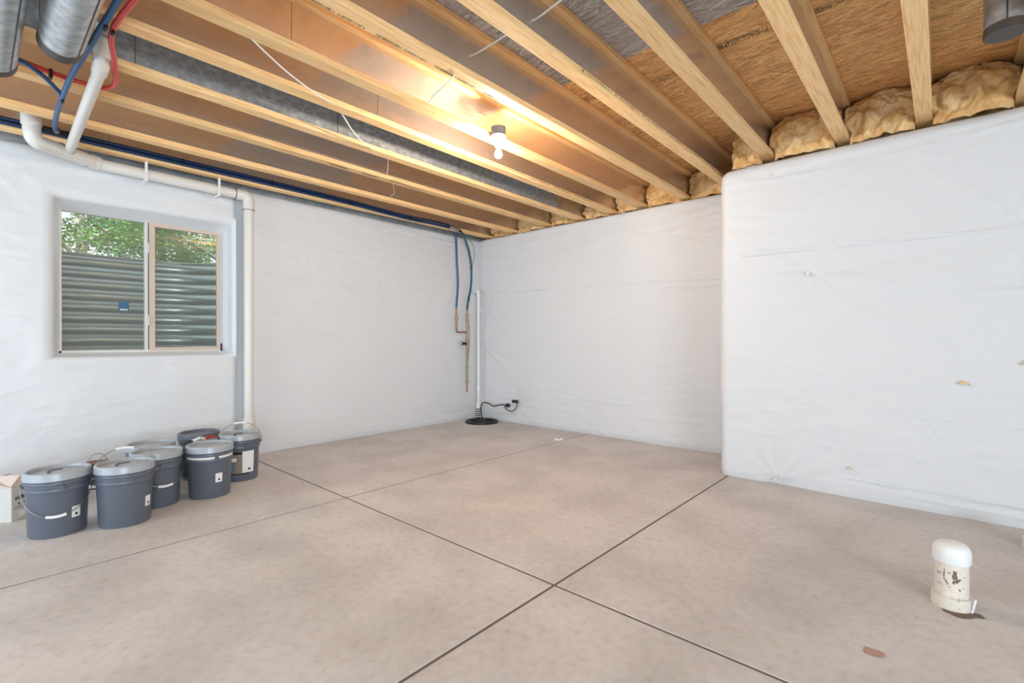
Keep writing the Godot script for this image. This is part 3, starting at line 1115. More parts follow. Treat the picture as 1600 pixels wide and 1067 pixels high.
func round_duct(called: String, label: String, from: Vector3, to: Vector3, r: float, band := 0.055, group := "") -> Node3D:
	var o := thing(called, label, "duct", to, 0.0, group)
	var dir := (to - from).normalized()
	var s := Shape.new()
	s.tube([from - to, -dir * band], r, 40, true)
	var body := part("sheet_body", s, M.duct, o)
	var b := Shape.new()
	b.tube([-dir * (band + 0.004), -dir * (band * 0.5), Vector3.ZERO - dir * 0.002, Vector3.ZERO], r, 40, true, [r * 1.02, r * 1.035, r * 1.035, r * 0.99])
	part("end_cap", b, M.dark_metal, o, "dull end cap")
	var side := dir.cross(Vector3.UP if absf(dir.y) < 0.9 else Vector3.RIGHT).normalized()
	var seam_dir := (Vector3.DOWN * 0.75 + side * 0.65).normalized() if absf(dir.y) < 0.9 else side
	var se := Shape.new()
	se.tube([from - to + seam_dir * r, -dir * band + seam_dir * r], 0.0035, 6)
	part("seam", se, M.dark_metal, body)
	return o


func ducts() -> void:
	round_duct("round_duct", "round galvanized duct at the left edge, nearest the camera side, with a lengthwise seam", V(2.6, 2.57, 0.085), V(-3.59, 2.57, 0.085), 0.08, 0.06, "ducts under the joists")
	var second := round_duct("round_duct", "shiny round galvanized duct with a dull end cap beside the blue pipe", V(2.6, 2.57, 0.292), V(-3.17, 2.57, 0.292), 0.083, 0.07, "ducts under the joists")
	for q in [-2.98, -0.9]:
		var strap := Shape.new()
		strap.block(V(q - 0.012, 2.56, 0.205), V(q + 0.012, JOIST_Y, 0.208), 0.0008, Transform3D(Basis.IDENTITY, -second.position))
		part("hanger_strap", strap, M.galvanized, second)
	var stub := round_duct("duct_stub", "round grey duct stub hanging down at the picture's top right corner", V(0.222, DECK_Y, 3.295), V(0.222, 2.612, 3.295), 0.077, 0.035)
	stub.set_meta("category", "duct stub")
	# sheet metal that lines the bay between the fourth and fifth joists
	var x0: float = JOIST_X[3] + JOIST_W * 0.5 + 0.008
	var x1: float = JOIST_X[4] + JOIST_W * 0.5 - 0.008
	var far := 4.62
	var near := -2.0
	var o := thing("duct_liner", "silver sheet-metal lining in the bay between the fourth and fifth joists", "duct", V((x0 + x1) / 2, 2.70, 1.0))
	var at := Transform3D(Basis.IDENTITY, -o.position)
	var wave := noise(401, 1.0, 3)
	var cuts := [near, -0.6, 0.62, 1.84, 3.06, far]
	for c in cuts.size() - 1:
		var s := Shape.new()
		var pts := []
		var uvs := []
		for v in 19:
			var row := PackedVector3Array()
			var u := PackedVector2Array()
			for i in 61:
				var d := lerpf(cuts[c] + 0.003, cuts[c + 1] - 0.003, i / 60.0)
				var k := v / 18.0
				var p := V(x0 + 0.004, lerpf(2.70, 2.912, k / 0.45), d) if k < 0.45 else V(lerpf(x0 + 0.004, x1, (k - 0.45) / 0.55), 2.912, d)
				var b := wave.get_noise_2d(d * 2.2, k * 7.0) * 0.010
				p += Vector3(absf(b), 0, 0) if k < 0.45 else Vector3(0, -absf(b), 0)
				row.append(at * p)
				u.append(Vector2(d, k * 0.5))
			pts.append(row)
			uvs.append(u)
		s.sheet(pts, uvs, Vector3(1, -1, 0))
		part("sheet", s, M.liner, o)
		var rib := Shape.new()
		rib.block(V(x0 + 0.008, 2.868, cuts[c] + 0.003), V(x0 + 0.034, 2.880, cuts[c + 1] - 0.003), 0.003, at)
		part("standing_seam", rib, M.liner, o)
	for d in [1.05, 2.28, 2.75]:
		var s := Shape.new()
		s.block(V(x0 + 0.012, 2.882, d), V(x1 - 0.006, 2.898, d + 0.03), 0.002, at)
		part("cross_brace", s, M.galvanized, o)


func light_fixture(label: String, at: Vector3, energy: float) -> void:
	var o := thing("light_fixture", label, "lamp", at, 0.0, "bare bulb lampholders")
	var box := Shape.new()
	box.lathe([Vector2(0.0, 0.058), Vector2(0.046, 0.058), Vector2(0.049, 0.055), Vector2(0.05, -0.002), Vector2(0.0, -0.002)], 32)
	for k in 14:
		var a := TAU * k / 14.0
		var t := Transform3D(Basis(Vector3.UP, a), Vector3.ZERO)
		box.block(Vector3(0.043, 0.004, -0.005), Vector3(0.0535, 0.062, 0.005), 0.001, t)
	part("junction_box", box, M.box_grey, o)
	var arm := Shape.new()
	arm.block(Vector3(-0.058, 0.004, -0.012), Vector3(-0.046, 0.034, 0.012), 0.001)
	part("bracket", arm, M.box_grey, o)
	var holder := Shape.new()
	holder.lathe([Vector2(0.0, -0.082), Vector2(0.021, -0.082), Vector2(0.024, -0.078), Vector2(0.025, -0.05), Vector2(0.032, -0.035), Vector2(0.052, -0.028), Vector2(0.0575, -0.02), Vector2(0.0575, -0.006), Vector2(0.055, -0.002), Vector2(0.0, -0.002)], 36)
	part("lampholder", holder, M.porcelain, o)
	var b := Shape.new()
	var prof := [Vector2(0.014, -0.080), Vector2(0.0145, -0.092), Vector2(0.019, -0.105)]
	for k in 11:
		var a := lerpf(0.75, -PI / 2, k / 10.0)
		prof.append(Vector2(maxf(0.03 * cos(a), 0.0), -0.138 + 0.03 * sin(a)))
	prof.reverse()
	b.lathe(prof, 32)
	part("bulb", b, M.bulb, o, "glowing white bulb")
	var l := OmniLight3D.new()
	l.name = "bulb_light"
	add_child(l, true)
	l.position = at + Vector3(0, -0.138, 0)
	l.light_color = Color(1.0, 0.93, 0.84)
	l.light_energy = energy
	l.light_size = 0.028
	l.omni_range = 14.0
	l.omni_attenuation = 2.0
	l.shadow_enabled = true


# ------------------------------------------------------------------ pipes
func collar(under: Node3D, a: Vector3, b: Vector3, r: float, material: Material, called := "coupling") -> void:
	var s := Shape.new()
	s.tube([a, a.lerp(b, 0.03), a.lerp(b, 0.97), b], r, 28, true, [r * 0.97, r, r, r * 0.97])
	part(called, s, material, under)


func drain_pipes() -> void:
	var r := 0.0445
	var o := thing("drain_pipe", "white PVC drain pipe along the top of the left wall, dropping beside the window", "pipe")
	var run := Shape.new()
	run.tube([V(-5.065, 2.565, 0.66), V(-5.065, 2.555, 1.70)], r, 28, false)
	part("horizontal_pipe", run, M.pvc, o)
	var elbow_up := Shape.new()
	elbow_up.tube(bent([V(-4.75, 2.95, 0.286), V(-4.752, 2.545, 0.290), V(-4.86, 2.562, 0.395), V(-4.96, 2.567, 0.52)], 0.085, 12), r * 1.12, 28)
	part("sweep_elbow", elbow_up, M.pvc, o)
	var wye := Shape.new()
	wye.tube(bent([V(-4.90, 2.568, 0.445), V(-4.99, 2.567, 0.56), V(-5.065, 2.566, 0.68)], 0.06, 8), r * 1.15, 28)
	part("wye", wye, M.pvc, o)
	collar(o, V(-4.75, 2.76, 0.286), V(-4.75, 2.65, 0.287), r * 1.24, M.pvc)
	collar(o, V(-5.04, 2.572, 0.63), V(-5.065, 2.566, 0.69), r * 1.22, M.pvc)
	for q in [[V(-4.90, 2.568, 0.442), V(-4.903, 2.568, 0.446), r * 1.18], [V(-5.02, 2.567, 0.605), V(-5.023, 2.567, 0.609), r * 1.18], [V(-5.065, 2.556, 1.69), V(-5.065, 2.556, 1.695), r * 1.17]]:
		collar(o, q[0], q[1], q[2], M.primer, "primer_line")
	var down := Shape.new()
	down.tube([V(-5.065, 2.43, 1.815), V(-5.065, 0.0, 1.815)], r, 28)
	part("vertical_pipe", down, M.pvc, o)
	var el := Shape.new()
	el.tube(bent([V(-5.065, 2.555, 1.69), V(-5.065, 2.555, 1.815), V(-5.065, 2.42, 1.815)], 0.085, 14), r * 1.14, 28)
	part("elbow", el, M.pvc, o)
	collar(o, V(-5.065, 2.421, 1.815), V(-5.065, 2.417, 1.815), r * 1.16, M.primer, "primer_line")
	collar(o, V(-5.065, 0.40, 1.815), V(-5.065, 0.10, 1.815), r * 1.2, M.pvc, "cleanout_tee")
	var plug := Shape.new()
	plug.tube([V(-5.05, 0.27, 1.80), V(-4.985, 0.27, 1.76)], r * 0.95, 24)
	plug.tube([V(-4.985, 0.27, 1.76), V(-4.972, 0.27, 1.752)], 0.014, 4)
	part("cleanout_plug", plug, M.pvc_white, o)
	for d in [0.98, 1.53]:
		var s := Shape.new()
		s.block(V(-5.118, 2.49, d), V(-5.012, 2.505, d + 0.02), 0.002)
		s.block(V(-5.012, 2.49, d), V(-5.005, 2.655, d + 0.02), 0.002)
		part("pipe_strap", s, M.pvc_white, o)
	# the thinner branch
	var b := thing("vent_pipe", "thinner white PVC pipe slanting from the ducts down to the drain pipe", "pipe")
	var s1 := Shape.new()
	s1.tube([V(-3.36, 2.612, 0.47), V(-4.945, 2.575, 0.50)], 0.030, 24)
	part("branch_pipe", s1, M.pvc, b)
	var s2 := Shape.new()
	s2.tube([V(-3.31, 2.90, 0.465), V(-3.31, 2.66, 0.465)], 0.030, 24)
	part("riser", s2, M.pvc, b)
	var s3 := Shape.new()
	s3.tube(bent([V(-3.31, 2.74, 0.465), V(-3.31, 2.612, 0.465), V(-3.44, 2.612, 0.472)], 0.055, 10), 0.0365, 24)
	part("elbow", s3, M.pvc, b)
	collar(b, V(-3.31, 2.742, 0.465), V(-3.31, 2.738, 0.465), 0.0375, M.primer, "primer_line")
	collar(b, V(-4.888, 2.577, 0.499), V(-4.892, 2.577, 0.499), 0.0325, M.primer, "primer_line")


func clip(under: Node3D, at: Vector3, r := 0.02) -> void:
	var s := Shape.new()
	s.block(at - Vector3(r, r * 1.5, 0.008), at + Vector3(r, r * 1.5, 0.008), 0.004)
	part("clip", s, M.black, under)


func pex(called: String, label: String, points: Array, r: float, material: Material, clips := [], group := "") -> Node3D:
	var o := thing(called, label, "pipe", Vector3.ZERO, 0.0, group)
	var s := Shape.new()
	s.tube(curve(points, 9), r, 14)
	part("tubing", s, material, o)
	for c in clips:
		clip(o, c, r * 1.35)
	return o


func water_pipes() -> void:
	var r := 0.0143
	pex("water_pipe", "thick blue plastic water pipe passing under the joists beside the shiny duct", [V(-1.6, 2.62, 0.44), V(-2.55, 2.62, 0.43), V(-3.06, 2.615, 0.405), V(-3.55, 2.605, 0.375), V(-3.96, 2.61, 0.372), V(-4.3, 2.625, 0.378), V(-4.62, 2.63, 0.395), V(-4.86, 2.70, 0.43)], r, M.blue, [V(-2.90, 2.618, 0.42), V(-3.97, 2.612, 0.373)], "plastic water pipes")
	pex("water_pipe", "red plastic water pipe hooking round behind the thinner white pipe", [V(-1.6, 2.62, 0.52), V(-2.45, 2.62, 0.485), V(-2.93, 2.62, 0.452), V(-3.25, 2.62, 0.505), V(-3.52, 2.615, 0.553), V(-3.68, 2.63, 0.52), V(-3.72, 2.64, 0.40), V(-3.70, 2.64, 0.28), V(-3.66, 2.64, 0.10), V(-3.64, 2.64, -0.5)], r * 0.9, M.red, [V(-2.93, 2.62, 0.452), V(-3.70, 2.628, 0.30)], "plastic water pipes")
	pex("water_pipe", "short blue plastic pipe meeting the thick blue one at a crimp ring", [V(-3.62, 2.63, -0.5), V(-3.63, 2.63, 0.10), V(-3.70, 2.625, 0.24), V(-3.88, 2.615, 0.345), V(-3.97, 2.612, 0.37)], r * 0.85, M.blue, [], "plastic water pipes")
	# a pair that runs along the first joist to the corner
	var x := -4.944
	pex("water_pipe", "upper of the two dark blue pipes clipped along the first joist", [V(x, 2.712, -2.6), V(x, 2.715, 0.2), V(x, 2.714, 1.23), V(x, 2.712, 1.99), V(x, 2.705, 2.81), V(x, 2.690, 3.3), V(x, 2.684, 3.64), V(x + 0.005, 2.695, 4.0), V(x + 0.012, 2.688, 4.27)], r, M.navy, [V(x, 2.70, 1.232), V(x, 2.70, 1.986), V(x, 2.692, 2.814), V(x, 2.67, 3.638)], "plastic water pipes")
	pex("water_pipe", "lower of the two dark blue pipes clipped along the first joist", [V(x, 2.683, -2.6), V(x, 2.685, 0.2), V(x, 2.684, 1.23), V(x, 2.682, 1.99), V(x, 2.675, 2.81), V(x, 2.660, 3.3), V(x, 2.653, 3.64), V(x + 0.004, 2.660, 4.0), V(x + 0.01, 2.656, 4.27)], r, M.navy, [], "plastic water pipes")
	pex("water_pipe", "teal pipe curving down the wall to the right copper riser", [V(x + 0.005, 2.64, 4.49), V(-4.96, 2.60, 4.56), V(-5.03, 2.53, 4.67), V(-5.08, 2.40, 4.78), V(-5.095, 2.2, 4.83), V(-5.10, 1.95, 4.83), V(-5.105, 1.70, 4.775), V(-5.105, 1.585, 4.757)], r, M.teal, [V(-5.095, 2.2, 4.83), V(-5.105, 1.75, 4.787)], "plastic water pipes")
	pex("water_pipe", "bright blue pipe dropping behind the first joist to the left copper riser", [V(-5.09, 2.90, 4.50), V(-5.095, 2.6, 4.535), V(-5.095, 2.3, 4.55), V(-5.10, 2.0, 4.575), V(-5.105, 1.8, 4.57), V(-5.105, 1.605, 4.55)], r, M.blue, [], "plastic water pipes")
	var tee := thing("pipe_fitting", "grey pipe tee on the first joist near the corner of the room", "fitting")
	collar(tee, V(x + 0.012, 2.675, 4.275), V(x + 0.008, 2.655, 4.43), 0.024, M.wire, "tee_body")
	collar(tee, V(x + 0.008, 2.655, 4.432), V(x + 0.006, 2.643, 4.48), 0.019, M.black, "crimp_ring")
	var tee2 := thing("pipe_fitting", "small dark pipe tee where the overhead blue pipe meets the first joist", "fitting")
	collar(tee2, V(x + 0.02, 2.70, 0.36), V(x + 0.02, 2.70, 0.52), 0.022, M.black, "tee_body")
	collar(tee2, V(x + 0.02, 2.70, 0.43), V(-4.86, 2.70, 0.43), 0.019, M.wire, "crimp_ring")


func manifold() -> void:
	var x := -5.10
	var o := thing("copper_manifold", "copper and brass water riser with a black valve on the wall by the corner", "pipework", V(x, 0.4, 4.755))
	var at := -o.position
	var pipe := func(called: String, pts: Array, r: float, m: Material):
		var s := Shape.new()
		s.tube(bent(pts.map(func(p): return p + at), 0.03, 6), r, 18)
		part(called, s, m, o)
	pipe.call("left_riser", [V(x, 1.60, 4.548), V(x, 1.265, 4.552), V(x, 1.265, 4.74)], 0.011, M.copper)
	pipe.call("right_riser", [V(x, 1.58, 4.755), V(x, 0.55, 4.755)], 0.0135, M.brass)
	pipe.call("drain_tip", [V(x, 0.56, 4.755), V(x, 0.405, 4.752)], 0.0095, M.copper)
	for q in [[1.43, 1.50, 4.55, 0.019], [1.36, 1.40, 4.55, 0.018], [1.50, 1.52, 4.755, 0.024], [1.40, 1.49, 4.755, 0.017], [1.33, 1.36, 4.755, 0.019], [1.06, 1.16, 4.755, 0.022], [1.00, 1.03, 4.755, 0.019], [0.75, 0.78, 4.755, 0.022], [0.54, 0.575, 4.755, 0.021]]:
		collar(o, V(x, q[0], q[2]) + at, V(x, q[1], q[2]) + at, q[3], M.brass, "brass_coupling")
	collar(o, V(x, 1.10, 4.74) + at, V(x + 0.005, 1.105, 4.665) + at, 0.017, M.black, "valve_body")
	collar(o, V(x + 0.005, 1.105, 4.665) + at, V(x + 0.006, 1.106, 4.64) + at, 0.022, M.black, "valve_knob")
	collar(o, V(x + 0.006, 1.106, 4.64) + at, V(x + 0.007, 1.106, 4.634) + at, 0.011, M.pvc_white, "valve_cap")
	var w := Shape.new()
	w.tube(curve([V(-5.0, 2.63, 4.5) + at, V(-5.05, 2.57, 4.78) + at, V(-5.08, 2.40, 4.88) + at, V(-5.09, 2.22, 4.84) + at]), 0.0045, 8)
	w.tube(curve([V(x, 1.44, 4.78) + at, V(x, 1.3, 4.80) + at, V(x, 1.0, 4.79) + at, V(x, 0.8, 4.76) + at]), 0.004, 8)
	part("bonding_wire", w, M.brass, o)


func sump() -> void:
	var c := V(-4.83, 0.0, 4.78)
	var o := thing("sump_lid", "round black sump pit lid in the corner of the floor", "sump lid", c)
	var s := Shape.new()
	s.lathe([Vector2(0.0, 0.022), Vector2(0.05, 0.024), Vector2(0.17, 0.018), Vector2(0.20, 0.03), Vector2(0.225, 0.026), Vector2(0.235, 0.0)], 44)
	part("cover", s, M.black, o)
	var ribs := Shape.new()
	for k in 7:
		var a := k * PI / 7.0
		ribs.block(Vector3(-0.17, 0.018, -0.006), Vector3(0.17, 0.031, 0.006), 0.002, Transform3D(Basis(Vector3.UP, a), Vector3.ZERO))
	part("rib", ribs, M.black, o)
	var p := V(-5.02, 0.0, 4.90)
	var d := thing("discharge_pipe", "white vertical sump discharge pipe with a striped black base in the room corner", "pipe", p)
	var t := Shape.new()
	t.tube([Vector3(0, 0.17, 0), Vector3(0, 1.83, 0)], 0.018, 22)
	part("vertical_pipe", t, M.pvc_white, d)
	var top := Shape.new()
	top.tube(bent([Vector3(0, 1.78, 0), Vector3(0, 1.86, 0), Vector3(-0.16, 1.86, 0)], 0.05), 0.0225, 20)
	part("elbow", top, M.pvc_white, d)
	collar(d, Vector3(0, 0.43, 0), Vector3(0, 0.50, 0), 0.0235, M.pvc_white)
	collar(d, Vector3(0, 0.165, 0), Vector3(0, 0.25, 0), 0.031, M.pvc_white)
	var base := Shape.new()
	base.tube([Vector3(0, 0.015, 0), Vector3(0, 0.17, 0)], 0.026, 20)
	part("hose", base, M.grip, d)
	for k in 5:
		collar(d, Vector3(0, 0.025 + k * 0.031, 0), Vector3(0, 0.040 + k * 0.031, 0), 0.030, M.black, "hose_rib")
	var cord := thing("power_cord", "black pump cord looping to a plug on the back wall", "cord")
	var w := Shape.new()
	w.tube(curve([V(-4.90, 0.04, 4.86), V(-4.93, 0.10, 4.87), V(-4.955, 0.20, 4.89), V(-4.92, 0.255, 4.90), V(-4.84, 0.25, 4.92), V(-4.77, 0.215, 4.95), V(-4.68, 0.235, 4.98), V(-4.60, 0.245, 5.0)], 8), 0.008, 10)
	w.tube(curve([V(-4.60, 0.245, 5.0), V(-4.55, 0.19, 4.985), V(-4.47, 0.165, 4.98), V(-4.40, 0.19, 4.985), V(-4.36, 0.25, 4.99), V(-4.36, 0.30, 5.0), V(-4.40, 0.315, 5.01)], 8), 0.0065, 10)
	part("cable", w, M.black, cord)
	var pl := Shape.new()
	pl.block(V(-4.455, 0.285, 4.985), V(-4.365, 0.325, 5.03), 0.008)
	pl.block(V(-4.57, 0.215, 4.985), V(-4.51, 0.265, 5.02), 0.008)
	part("plug", pl, M.black, cord)
	var gr := Shape.new()
	gr.tube(curve([V(-4.93, 0.11, 5.00), V(-4.75, 0.10, 5.0), V(-4.62, 0.13, 5.0), V(-4.5, 0.12, 5.0), V(-4.38, 0.16, 5.0)]), 0.004, 8)
	part("earth_wire", gr, M.cable, cord, "thin pale wire")


func floor_fittings() -> void:
	var o := thing("floor_cleanout", "small round white cap set in the floor near the back wall", "cap", V(-3.32, 0.0, 4.535))
	var s := Shape.new()
	s.lathe([Vector2(0.0, 0.012), Vector2(0.035, 0.013), Vector2(0.052, 0.010), Vector2(0.056, 0.0)], 28)
	part("cover", s, M.pvc_white, o)
	var k := Shape.new()
	k.lathe([Vector2(0.0, 0.017), Vector2(0.008, 0.017), Vector2(0.009, 0.012)], 12)
	part("screw", k, M.dark_metal, o)
	var speck := noise(501, 0.018, 5)
	var im := picture(speck, [[0.0, Color(0.30, 0.24, 0.20)], [0.12, Color(0.36, 0.30, 0.26)], [0.15, Color(0.86, 0.82, 0.77)], [1.0, Color(0.93, 0.89, 0.84)]], 512)
	var dirty := plain(Color.WHITE, 0.45)
	dirty.albedo_texture = im
	dirty.uv1_triplanar = true
	dirty.uv1_scale = Vector3.ONE * 4.0
	var p := thing("pipe_stub", "capped white PVC pipe stub standing in the floor, spattered with mud", "pipe stub", V(0.03, 0.0, 2.835))
	var t := Shape.new()
	t.tube([Vector3(0, -0.02, 0), Vector3(0, 0.22, 0)], 0.0575, 36)
	part("pipe", t, dirty, p)
	var c := Shape.new()
	c.lathe([Vector2(0.0, 0.279), Vector2(0.028, 0.277), Vector2(0.048, 0.270), Vector2(0.058, 0.260), Vector2(0.0635, 0.246), Vector2(0.065, 0.236), Vector2(0.065, 0.196), Vector2(0.0635, 0.193), Vector2(0.057, 0.193)], 40)
	part("cap", c, M.pvc_white, p, "domed white cap")
	var b := Shape.new()
	b.lathe([Vector2(0.0645, 0.045), Vector2(0.067, 0.06), Vector2(0.065, 0.075), Vector2(0.058, 0.078)], 36, Transform3D(Basis.IDENTITY, Vector3(0, -0.03, 0)))
	b.lathe([Vector2(0.069, -0.01), Vector2(0.0665, 0.05), Vector2(0.058, 0.052)], 36)
	part("hub", b, dirty, p)
	var mr := RandomNumberGenerator.new()
	mr.seed = 5
	for q in [[-0.20, 0.148, 0.17, 0.022], [-0.36, 0.128, 0.20, 0.009], [-0.12, 0.122, 0.09, 0.012], [0.42, 0.150, 0.05, 0.022], [0.10, 0.203, 0.12, 0.005], [-0.10, 0.214, 0.07, 0.006], [0.30, 0.118, 0.16, 0.006], [-0.46, 0.092, 0.10, 0.005]]:
		var m := Shape.new()
		var mid: float = toward_camera(0.03, 2.835) + q[0]
		var spot := func(da: float, y: float, r: float) -> Vector3: return Vector3(cos(mid + da) * r, y, sin(mid + da) * r)
		var turn: float = mr.randf() * 2.0 - 1.0
		var edge := []
		for n in 14:
			var w := TAU * n / 14.0
			var rad: float = mr.randf_range(0.55, 1.15)
			edge.append(spot.call(q[2] * rad * cos(w), q[1] + q[3] * rad * sin(w) + 0.012 * turn * cos(w), 0.0578))
		var up := Vector3(cos(mid), 0, sin(mid))
		for n in 14:
			m.tri(spot.call(0.0, q[1], 0.0592), edge[n], edge[(n + 1) % 14], up, up, up)
		part("mud_spot", m, M.mud, p)
	var z := Shape.new()
	z.block(Vector3(0.058, 0.0, 0.028), Vector3(0.066, 0.075, 0.036), 0.002, Transform3D(Basis(Vector3.FORWARD, 0.2), Vector3.ZERO))
	part("shim", z, M.pvc_white, p)
	var q := thing("pipe_stub", "low capped PVC stub at the right edge of the picture by the wall", "pipe stub", V(0.395, 0.0, 3.90))
	var r := Shape.new()
	r.lathe([Vector2(0.0, 0.118), Vector2(0.035, 0.118), Vector2(0.044, 0.11), Vector2(0.046, 0.062), Vector2(0.062, 0.060), Vector2(0.064, -0.01)], 36)
	part("cap", r, M.pvc, q)


# ------------------------------------------------------------------ pails and boxes
func pail(label: String, x: float, d: float, o := {}) -> Node3D:
	var p := thing("pail", label, "bucket", V(x, 0, d), o.get("turn", 0.0), "grey plastic pails by the left wall")
	var body := Shape.new()
	body.lathe([Vector2(0.0, 0.004), Vector2(0.122, 0.004), Vector2(0.125, 0.0), Vector2(0.129, 0.0), Vector2(0.132, 0.006), Vector2(0.1415, 0.258), Vector2(0.1425, 0.262), Vector2(0.1495, 0.265), Vector2(0.1505, 0.268), Vector2(0.1505, 0.284), Vector2(0.149, 0.287), Vector2(0.145, 0.289), Vector2(0.1455, 0.304), Vector2(0.1495, 0.306), Vector2(0.1505, 0.309), Vector2(0.1505, 0.322), Vector2(0.149, 0.325), Vector2(0.146, 0.327), Vector2(0.146, 0.335)], 56)
	part("body", body, o.get("body", M.pail), p)
	var lid := Shape.new()
	lid.lathe([Vector2(0.0, 0.363), Vector2(0.126, 0.362), Vector2(0.133, 0.3605), Vector2(0.1355, 0.376), Vector2(0.138, 0.3785), Vector2(0.149, 0.3785), Vector2(0.1525, 0.3755), Vector2(0.1535, 0.371), Vector2(0.1535, 0.345), Vector2(0.155, 0.340), Vector2(0.155, 0.333), Vector2(0.152, 0.332), Vector2(0.147, 0.332)], 56)
	var lid_part := part("lid", lid, o.get("lid", M.lid), p)
	if o.get("arc", false):
		var arc := Shape.new()
		var pts := []
		for k in 15:
			var a: float = lerpf(0.15, PI - 0.15, k / 14.0) + o.get("arc_turn", 0.0)
			pts.append(Vector3(cos(a) * 0.046, 0.3645, sin(a) * 0.046))
		arc.tube(pts, 0.0035, 8)
		part("pull_ring", arc, M.pail_dark, lid_part)
	var ears := Shape.new()
	for s in [-1.0, 1.0]:
		ears.tube([Vector3(s * 0.145, 0.296, 0), Vector3(s * 0.162, 0.296, 0)], 0.013, 14)
	part("ear", ears, o.get("body", M.pail), p)
	# wire handle from ear to ear: tilt 0 stands up, positive leans to +z, past a quarter turn it hangs
	var tilt: float = o.get("tilt", 1.9)
	var rot := Basis(Vector3.RIGHT, tilt)
	var wire := []
	var reach: float = o.get("reach", 0.185)
	for k in 25:
		var a := PI * k / 24.0
		wire.append(Vector3(0, 0.296, 0) + rot * Vector3(-cos(a) * 0.166, pow(sin(a), 0.8) * reach, 0))
	if o.get("handle", true):
		var h := Shape.new()
		h.tube(wire, 0.0024, 8)
		var hp := part("handle", h, M.wire, p)
		var g := Shape.new()
		g.tube([wire[12] + (wire[10] - wire[12]) * 1.0, wire[12] + (wire[14] - wire[12]) * 1.0], 0.0085, 12)
		part("grip", g, M.grip, hp)
	for q in o.get("labels", []):    # [angle, low, high, half width in radians, material, name]
		var s := Shape.new()
		var lift: float = q[6] if q.size() > 6 else 0.0008
		var low: float = 0.132 + (q[1] - 0.006) * 0.0377 + lift
		var high: float = 0.132 + (q[2] - 0.006) * 0.0377 + lift
		s.lathe([Vector2(low, q[1]), Vector2(high, q[2])], 16, Transform3D.IDENTITY, q[0] - q[3], q[0] + q[3])
		part(q[5], s, q[4], p)
	return p


func toward_camera(x: float, d: float, by := 0.0) -> float:    # the angle about a pail at which a label faces the camera
	return atan2(d, -x) + by


